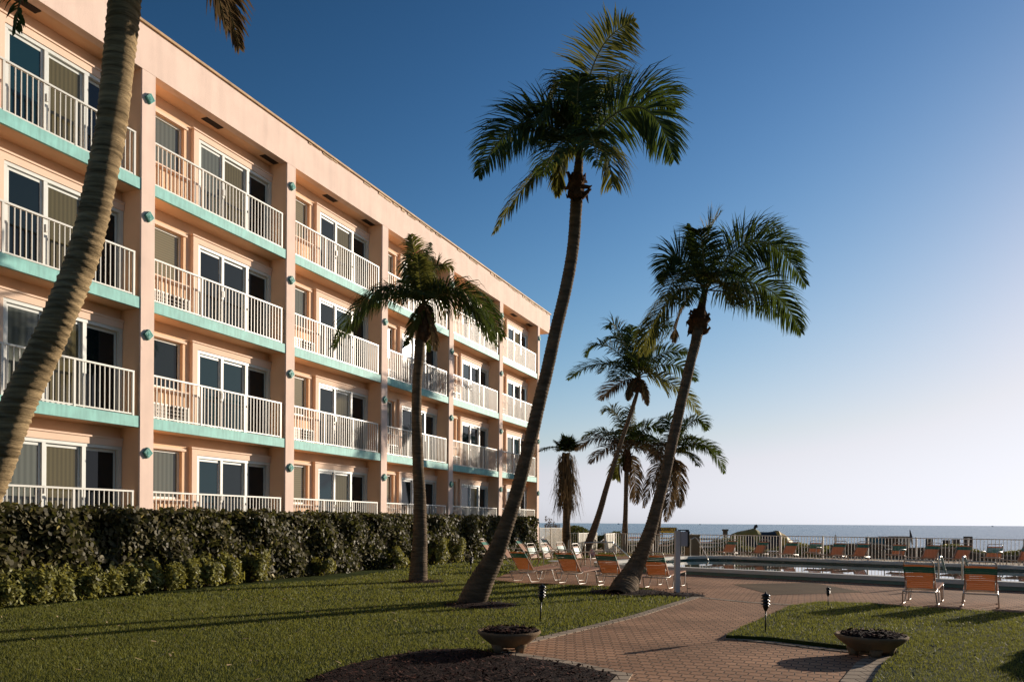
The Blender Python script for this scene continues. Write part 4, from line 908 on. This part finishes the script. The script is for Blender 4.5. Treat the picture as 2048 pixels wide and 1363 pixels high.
def planter(loc, R, label, rz):
    o = thing('planter_bowl', tuple(loc), rz, label, 'planter', 'concrete planter bowls')
    mb = MB(); mb.lathe([(R*.0,.075),(R*.50,.08),(R*.62,.12),(R*.85,.20),(R*.99,.262),(R*1.0,.285),(R*.97,.298),(R*.92,.295),(R*.90,.25),(0,.25)], 48); mb.build('bowl', M['concrete'], o, True)
    for k in range(4):
        a = math.pi/2*k+.5; f = MB(); cx_, cy_ = R*.48*math.cos(a), R*.48*math.sin(a)
        f.lathe([(.05,0),(.06,.05),(.09,.12)], 10, cx_, cy_); f.build('foot', M['concrete'], o, True)
    s_ = MB(); n_ = 26; vs = [(0,0,.33)]
    for q_ in (.35,.65,.9):
        for k in range(n_): a = 2*math.pi*k/n_; vs.append((R*q_*math.cos(a), R*q_*math.sin(a), {.35:.325,.65:.305,.9:.27}[q_]+random.uniform(-.018,.022)))
    fs = [(0,1+k,1+(k+1)%n_) for k in range(n_)]
    for r_ in range(2): fs += [(1+r_*n_+k, 1+(r_+1)*n_+k, 1+(r_+1)*n_+(k+1)%n_, 1+r_*n_+(k+1)%n_) for k in range(n_)]
    s_.add(vs, fs); s_.build('soil', M['soil'], o)
    N = 420; a = RNG.random(N)*2*np.pi; q_ = R*.86*np.sqrt(RNG.random(N)); ch = chips('dry_bits', np.stack([q_*np.cos(a), q_*np.sin(a)], 1), .045, o, .31); ch['kind'] = 'stuff'; o.scale = (1,1,.9)
    return o
planter(G(1018,1302), .395, 'wide concrete planter bowl full of dark soil on the left path edge', .3)
planter(G(1742,1311), .42, 'wide concrete planter bowl full of dry litter beside the right lawn', .9)
pb = G(1354,1187); po = thing('white_post', tuple(pb), .12, 'square white post carrying a grey box and black fitting by the deck corner', 'post')
k_ = pb.y/FPX; MB().box(-.055,.055,-.055,.055,-.02,1.44).build('shaft', M['postw'], po)
MB().box(.058,.205,-.10,.075,1.09,1.42).build('grey_box', M['grey'], po)
mb = MB(); mb.box(.208,.245,-.08,.06,1.06,1.46); mb.box(.03,.25,-.07,.05,1.44,1.465); mb.box(.245,.28,-.03,.02,1.36,1.43); mb.box(.245,.28,-.03,.02,1.10,1.17); mb.build('black_bracket', M['black'], po)

# ------------------------------------------------------------------ beyond the fence
def dune_plants(name, p0, p1, wd, h, N, label, cat='shrub', size=.16, m='dleaf', z=-.1):
    c = (p0+p1)/2; o = thing(name, (c.x,c.y,z), 0, label, cat); d = p1-p0; L = d.length; dn = d/L; nn = Vector((-dn.y,dn.x,0))
    def fn(N):
        t = RNG.random(N)-.5; w_ = RNG.normal(0,.35,N)*wd; hh = h*(.65+.35*np.sin(t*L*1.3+p0.x)*np.sin(t*L*.7+2)); z_ = hh*RNG.random(N)**.55*np.exp(-(w_/wd)**2)
        q = np.stack([dn.x*L*t+nn.x*w_, dn.y*L*t+nn.y*w_, z_], 1); return q, np.tile([0,0,.4],(N,1))
    V, k = leaf_cloud(N, fn, size, False, .6); place('foliage', np_mesh('foliage', V, mats=[M[m]], nper=k), o)
    st_ = MB()
    for i in range(30):
        a = random.random()-.5; q = dn*L*a+nn*random.uniform(-.3,.3)*wd; st_.tube([q, q+Vector((random.uniform(-.2,.2),0,h*.7))], [.02,.008], 4)
    st_.build('stems', M['hstem'], o)
    return o
dune_plants('dune_shrub', G(1100,1100)*1.13, G(1240,1100)*1.13, 2.2, 1.55, 9000, 'dense green dune shrubs seen through the beach walk opening')
dune_plants('dune_shrub', at_n(1260,42), at_n(1470,41), 2.0, 1.0, 8000, 'green dune shrubs behind the left half of the pool fence')
dune_plants('dune_shrub', at_n(1475,42), at_n(1660,42), 1.4, .95, 7000, 'lighter green beach plants below the ochre tarpaulin', m='sleaf', size=.11)
dune_plants('dune_shrub', at_n(1870,47), at_n(2060,46), 1.2, .78, 6000, 'sunlit yellow green beach plants behind the right end of the fence', m='sleaf', size=.11)
dune_plants('bare_shrub', P(1090,1060,60), P(1118,1060,60), .8, 2.3, 500, 'reddish half bare bush behind the tall slatted fence panel', m='leafd', size=.14)
# low brown retaining wall with a rope along its wavy top
ww = thing('retaining_wall', tuple(at_n(1640,43.0)), 0, 'low wavy brown retaining wall behind the right part of the pool fence', 'wall'); mb = MB(); cap = []; pts = [(1575,1094),(1640,1091.5),(1700,1088),(1760,1088.5),(1800,1096),(1850,1096),(1905,1096),(1925,1099),(1950,1106),(1990,1111),(2060,1113),(2300,1118)]
vs = []
for x, y in pts:
    p = at_n(x, 43.0); tp = P(x, y, p.y); r_ = ww.location; n_ = POOL_N*.12
    for q, z_ in ((p, -.1), (Vector((p.x,p.y,0)), tp.z), (p+n_, tp.z), (p+n_, -.1)): vs.append((q.x-r_.x, q.y-r_.y, z_))
    cap.append(Vector((p.x-r_.x, p.y-r_.y, tp.z+.03)))
k = len(pts); mb.add(vs, [(i*4+j, (i+1)*4+j, (i+1)*4+(j+1)%4, i*4+(j+1)%4) for i in range(k-1) for j in range(4)]+[(3,2,1,0),((k-1)*4,(k-1)*4+1,(k-1)*4+2,(k-1)*4+3)])
mb.build('wall_body', M['wood'], ww); mb = MB(); mb.tube(catmull(cap, 4), .03, 6); mb.build('cap_rope', M['kerb'], ww, True)
# tarpaulin-covered craft
YT = 46.0
tp = thing('covered_craft', tuple(P(1515,1100,YT)*1.0), 0, 'beach craft under an ochre and black tarpaulin behind the fence', 'covered boat'); tp.location.z = 0
def loft(sections, m, name, parent, jit=.04):
    mb = MB(); n_ = 12; vs = []
    for (x, zt, hw) in sections:
        for k in range(n_+1):
            a = math.pi*k/n_; vs.append((x+random.uniform(-jit,jit), -hw*math.cos(a), max(0, zt*math.sin(a)**.7)+random.uniform(-jit,jit)*.6))
    n1 = n_+1; mb.add(vs, [(i*n1+k, (i+1)*n1+k, (i+1)*n1+k+1, i*n1+k+1) for i in range(len(sections)-1) for k in range(n_)]); return mb.build(name, M[m], parent)
def tx(x): return P(x,1060,YT).x-tp.location.x
def tz(x, y): return P(x,y,YT).z
loft([(tx(1462),tz(1462,1068),.3),(tx(1476),tz(1476,1063),.8),(tx(1492),tz(1492,1059),1.0),(tx(1508),tz(1508,1056),1.0),(tx(1516),tz(1516,1060),1.0)], 'tarpo', 'olive_tarp', tp)
loft([(tx(1509),tz(1509,1058.5),1.02),(tx(1518),tz(1518,1062.5),1.05),(tx(1534),tz(1534,1062.8),1.05),(tx(1548),tz(1548,1062),1.05)], 'tarpk', 'black_cover', tp, .02)
loft([(tx(1546),tz(1546,1061.5),1.0),(tx(1553),tz(1553,1060.3),1.0),(tx(1558),tz(1558,1064),.95),(tx(1568),tz(1568,1068),.9),(tx(1584),tz(1584,1081),.5)], 'tarpy', 'ochre_tarp', tp)
loft([(tx(1484),tz(1484,1066),1.06),(tx(1490),tz(1490,1062.5),1.08),(tx(1497),tz(1497,1062),1.08),(tx(1502),tz(1502,1067),1.06)], 'tarpk', 'dark_patch', tp, .01)
mb = MB(); mb.tube([(tx(1509),0,tz(1509,1056.5)),(tx(1511),0,tz(1511,1052)),(tx(1514),0,tz(1514,1051))], [.07,.09,.10], 8); mb.build('snorkel', M['tarpk'], tp)
# dark post and box, kiosk, bins
def boxthing(name, x0, x1, ytop, Yd, m, label, cat, d=.5, extra=None, group=None, zb=-.1):
    c = P((x0+x1)/2, ytop, Yd); o = thing(name, (c.x, c.y, zb), .3, label, cat, group); wd_ = (x1-x0)/FPX*Yd
    mb = MB(); h_ = c.z-zb; mb.box(-wd_/2, wd_/2, -d/2, d/2, 0, h_*.93); mb.box(-wd_/2-.03, wd_/2+.03, -d/2-.03, d/2+.03, h_*.93, h_); mb.build('case', M[m], o)
    if extra: extra(o, wd_, h_)
    return o
boxthing('wooden_post', 1447, 1454, 1057.5, 44, 'wood', 'dark square wooden post standing behind the leftmost fence lounger', 'post', .18)
boxthing('utility_cabinet', 1373, 1396, 1068.5, 38.4, 'utility', 'tan utility cabinet behind the white post and fence', 'cabinet', .4)
boxthing('blue_bin', 1738, 1762, 1073, 44, 'blue', 'dark blue covered bin behind the low brown wall', 'bin', .7)
def kiosk(o, w_, h_):
    mb = MB()
    for x in (-w_/2+.03, -w_/6, w_/6, w_/2-.03): mb.box(x-.03,x+.03,-.42,-.36,0,h_*.92)
    mb.build('front_slats', M['fence'], o)
boxthing('beach_kiosk', 1784, 1812, 1071.5, 44, 'wood', 'small wooden beach kiosk with pale front slats', 'kiosk', .6, kiosk)
boxthing('storage_box', 1764, 1782, 1072, 44, 'wood', 'brown wooden storage box between the blue bin and the kiosk', 'box', .6)
def cabana(x0, x1, yt, Yd, label):
    c = P((x0+x1)/2, yt, Yd); o = thing('beach_cabana', (c.x,c.y,-.3), -.5, label, 'cabana', 'folded beach cabanas by the sea'); w_ = (x1-x0)/FPX*Yd; h_ = c.z+.3
    mb = MB(); pr = [(-.45,0),(.35,0),(.35,h_*.55),(.22,h_),(-.0,h_),(-.35,h_*.5)]
    mb.add([(s_*w_/2, a, b) for s_ in (-1,1) for a, b in pr], [(0,1,2,3,4,5),(11,10,9,8,7,6)]+[(i,6+i,6+(i+1)%6,(i+1)%6) for i in range(6)]); mb.build('hood', M['wood'], o)
    s2 = MB().box(-w_/2+.05, w_/2-.05, -.9,-.46,.1,.32); s2.build('seat', M['kerb'], o)
for a in ((1852,1865,1077,50,'leftmost small brown beach cabana behind the fence row'),(1886,1900,1079,50,'second brown beach cabana, left of the ladder rails background'),(1904,1919,1078,50,'third brown beach cabana in the seaside group'),(1928,1944,1072,48,'tallest brown beach cabana at the right of the seaside group')): cabana(*a)
dk = thing('dark_umbrella', tuple(P(1826,1100,48)), 0, 'closed dark beach umbrella leaning behind the fence', 'umbrella'); dk.location.z = -.3; mb = MB(); mb.tube([(0,0,0),(-.05,0,.9)], .02, 6); mb.build('pole', M['wood'], dk); mb = MB(); mb.tube([(-.04,0,.75),(-.12,0,1.2),(-.2,0,1.62)], [.05,.08,.02], 8); mb.build('canopy', M['tarpk'], dk)
wu = thing('white_umbrella', tuple(P(1671,1100,52)), 0, 'closed white beach umbrella behind the fence', 'umbrella'); wu.location.z = -.4; mb = MB(); mb.tube([(0,0,0),(0,0,.7)], .02, 6); mb.build('pole', M['wood'], wu); mb = MB(); mb.tube([(0,0,.6),(0,0,1.1),(0,0,1.38)], [.05,.10,.02], 8); mb.build('canopy', M['white'], wu)
# stacked pale beach loungers seen through the fence
for i, (x, y, lb) in enumerate(((1322,1082,'stack of pale beach loungers behind the fence under the yellow sign'),(1290,1084,'pile of pale and pink beach loungers left of the yellow sign'),(1418,1082,'dark and pale beach loungers stacked right of the tan cabinet'))):
    c = at_n(x, 40.0); o = thing('stacked_loungers', (c.x,c.y,0), -.4+i*.3, lb, 'stacked loungers', 'stacked beach loungers')
    for k in range(3):
        mb = MB(); z = .35+k*.2; mb.tube([(-.9,-.3,z),(.5,-.3,z+.02),(.95,-.3,z+.25),(.95,.3,z+.25),(.5,.3,z+.02),(-.9,.3,z),(-.9,-.3,z)], .025, 6)
        for q in (-.7,.4): mb.tube([(q,-.3,z),(q,-.3,0)], .02, 6); mb.tube([(q,.3,z),(q,.3,0)], .02, 6)
        mb.build('lounger_frame', M['white'], o); MB().box(-.88,.5,-.28,.28,z+.02,z+.08).build('cushion', M[('pink','tarpk','white')[(i+k)%3]], o)
# yellow sign on posts
sg = thing('yellow_sign', tuple(at_n(1337, 36.4)), math.atan2(POOL_E.y, POOL_E.x)*.2, 'yellow sign with dark lettering rising above the pool fence', 'sign'); Ys = sg.location.y
wS = 30.5/FPX*Ys; zt = P(1337,1054.8,Ys).z; zb = P(1337,1064.6,Ys).z
MB().box(-wS/2,wS/2,-.012,.012,zb,zt).build('board', M['signy'], sg)
mb = MB(); mb.box(-wS/2-.015,wS/2+.015,-.02,.02,zt,zt+.025); mb.box(-wS/2-.015,wS/2+.015,-.02,.02,zb-.02,zb); mb.box(-wS/2-.02,-wS/2,-.02,.02,zb,zt); mb.box(wS/2,wS/2+.02,-.02,.02,zb,zt); mb.build('border', M['signk'], sg)
tm = text_mesh('BARBECUE', .19); tm.materials.append(M['signk']); to = place('lettering', tm, sg, (0,-.016,(zb+zt)/2+.025)); to.rotation_euler = (math.pi/2,0,0)
for x in (-wS/2+.08, wS/2-.08):
    MB().box(x-.025,x+.025,.014,.06,0,zb+.1).build('post', M['wood'], sg)
# beach walk things
pk = thing('pink_bag', tuple(G(1184,1113)), .3, 'pink bundle lying beside the curved palm at the beach walk', 'bag'); mb = MB(); mb.lathe([(.13,0),(.16,.08),(.14,.22),(.06,.33),(.03,.36)], 12); mb.build('sack', M['pink'], pk, True)
for (xa, xb, lb) in ((1190,1207,'rope barrier with thin posts along the beach walk'),):
    a_, b_ = G(xa,1108)*1.02, G(xb,1106)*1.05; a_.z = b_.z = 0; o = thing('rope_barrier', tuple(a_), 0, lb, 'barrier'); d = b_-a_
    for f_ in (0,1): mb = MB(); q = d*f_; mb.tube([q, q+Vector((0,0,.75))], .03, 6); mb.build('post', M['wood'], o)
    mb = MB(); mb.tube([Vector((0,0,.7)), d*.5+Vector((0,0,.55)), d+Vector((0,0,.7))], .018, 6); mb.build('rope', M['white'], o)
# boats on the horizon
for x, s_, lb in ((1237,.45,'tiny boat on the horizon right of the curved far palm'),(1400,.3,'tiny boat on the horizon above the pool fence'),(1985,.35,'tiny boat on the horizon at the far right')):
    p = P(x, 1044, 2600); o = thing('distant_boat', (p.x,p.y,-1.9), 0, lb, 'boat', 'tiny boats on the horizon'); mb = MB(); mb.add([(-6*s_,-1.5,0),(6*s_,-1.5,0),(8*s_,-1.5,3),(-7*s_,-1.5,3),(-6*s_,1.5,0),(6*s_,1.5,0),(8*s_,1.5,3),(-7*s_,1.5,3)], [(0,1,2,3),(7,6,5,4),(0,4,5,1),(1,5,6,2),(2,6,7,3),(3,7,4,0)]); mb.build('hull', M['hullw'], o); mb = MB(); mb.box(-2*s_,2*s_,-1,1,3,6*s_+1); mb.build('cabin', M['hullw'], o);
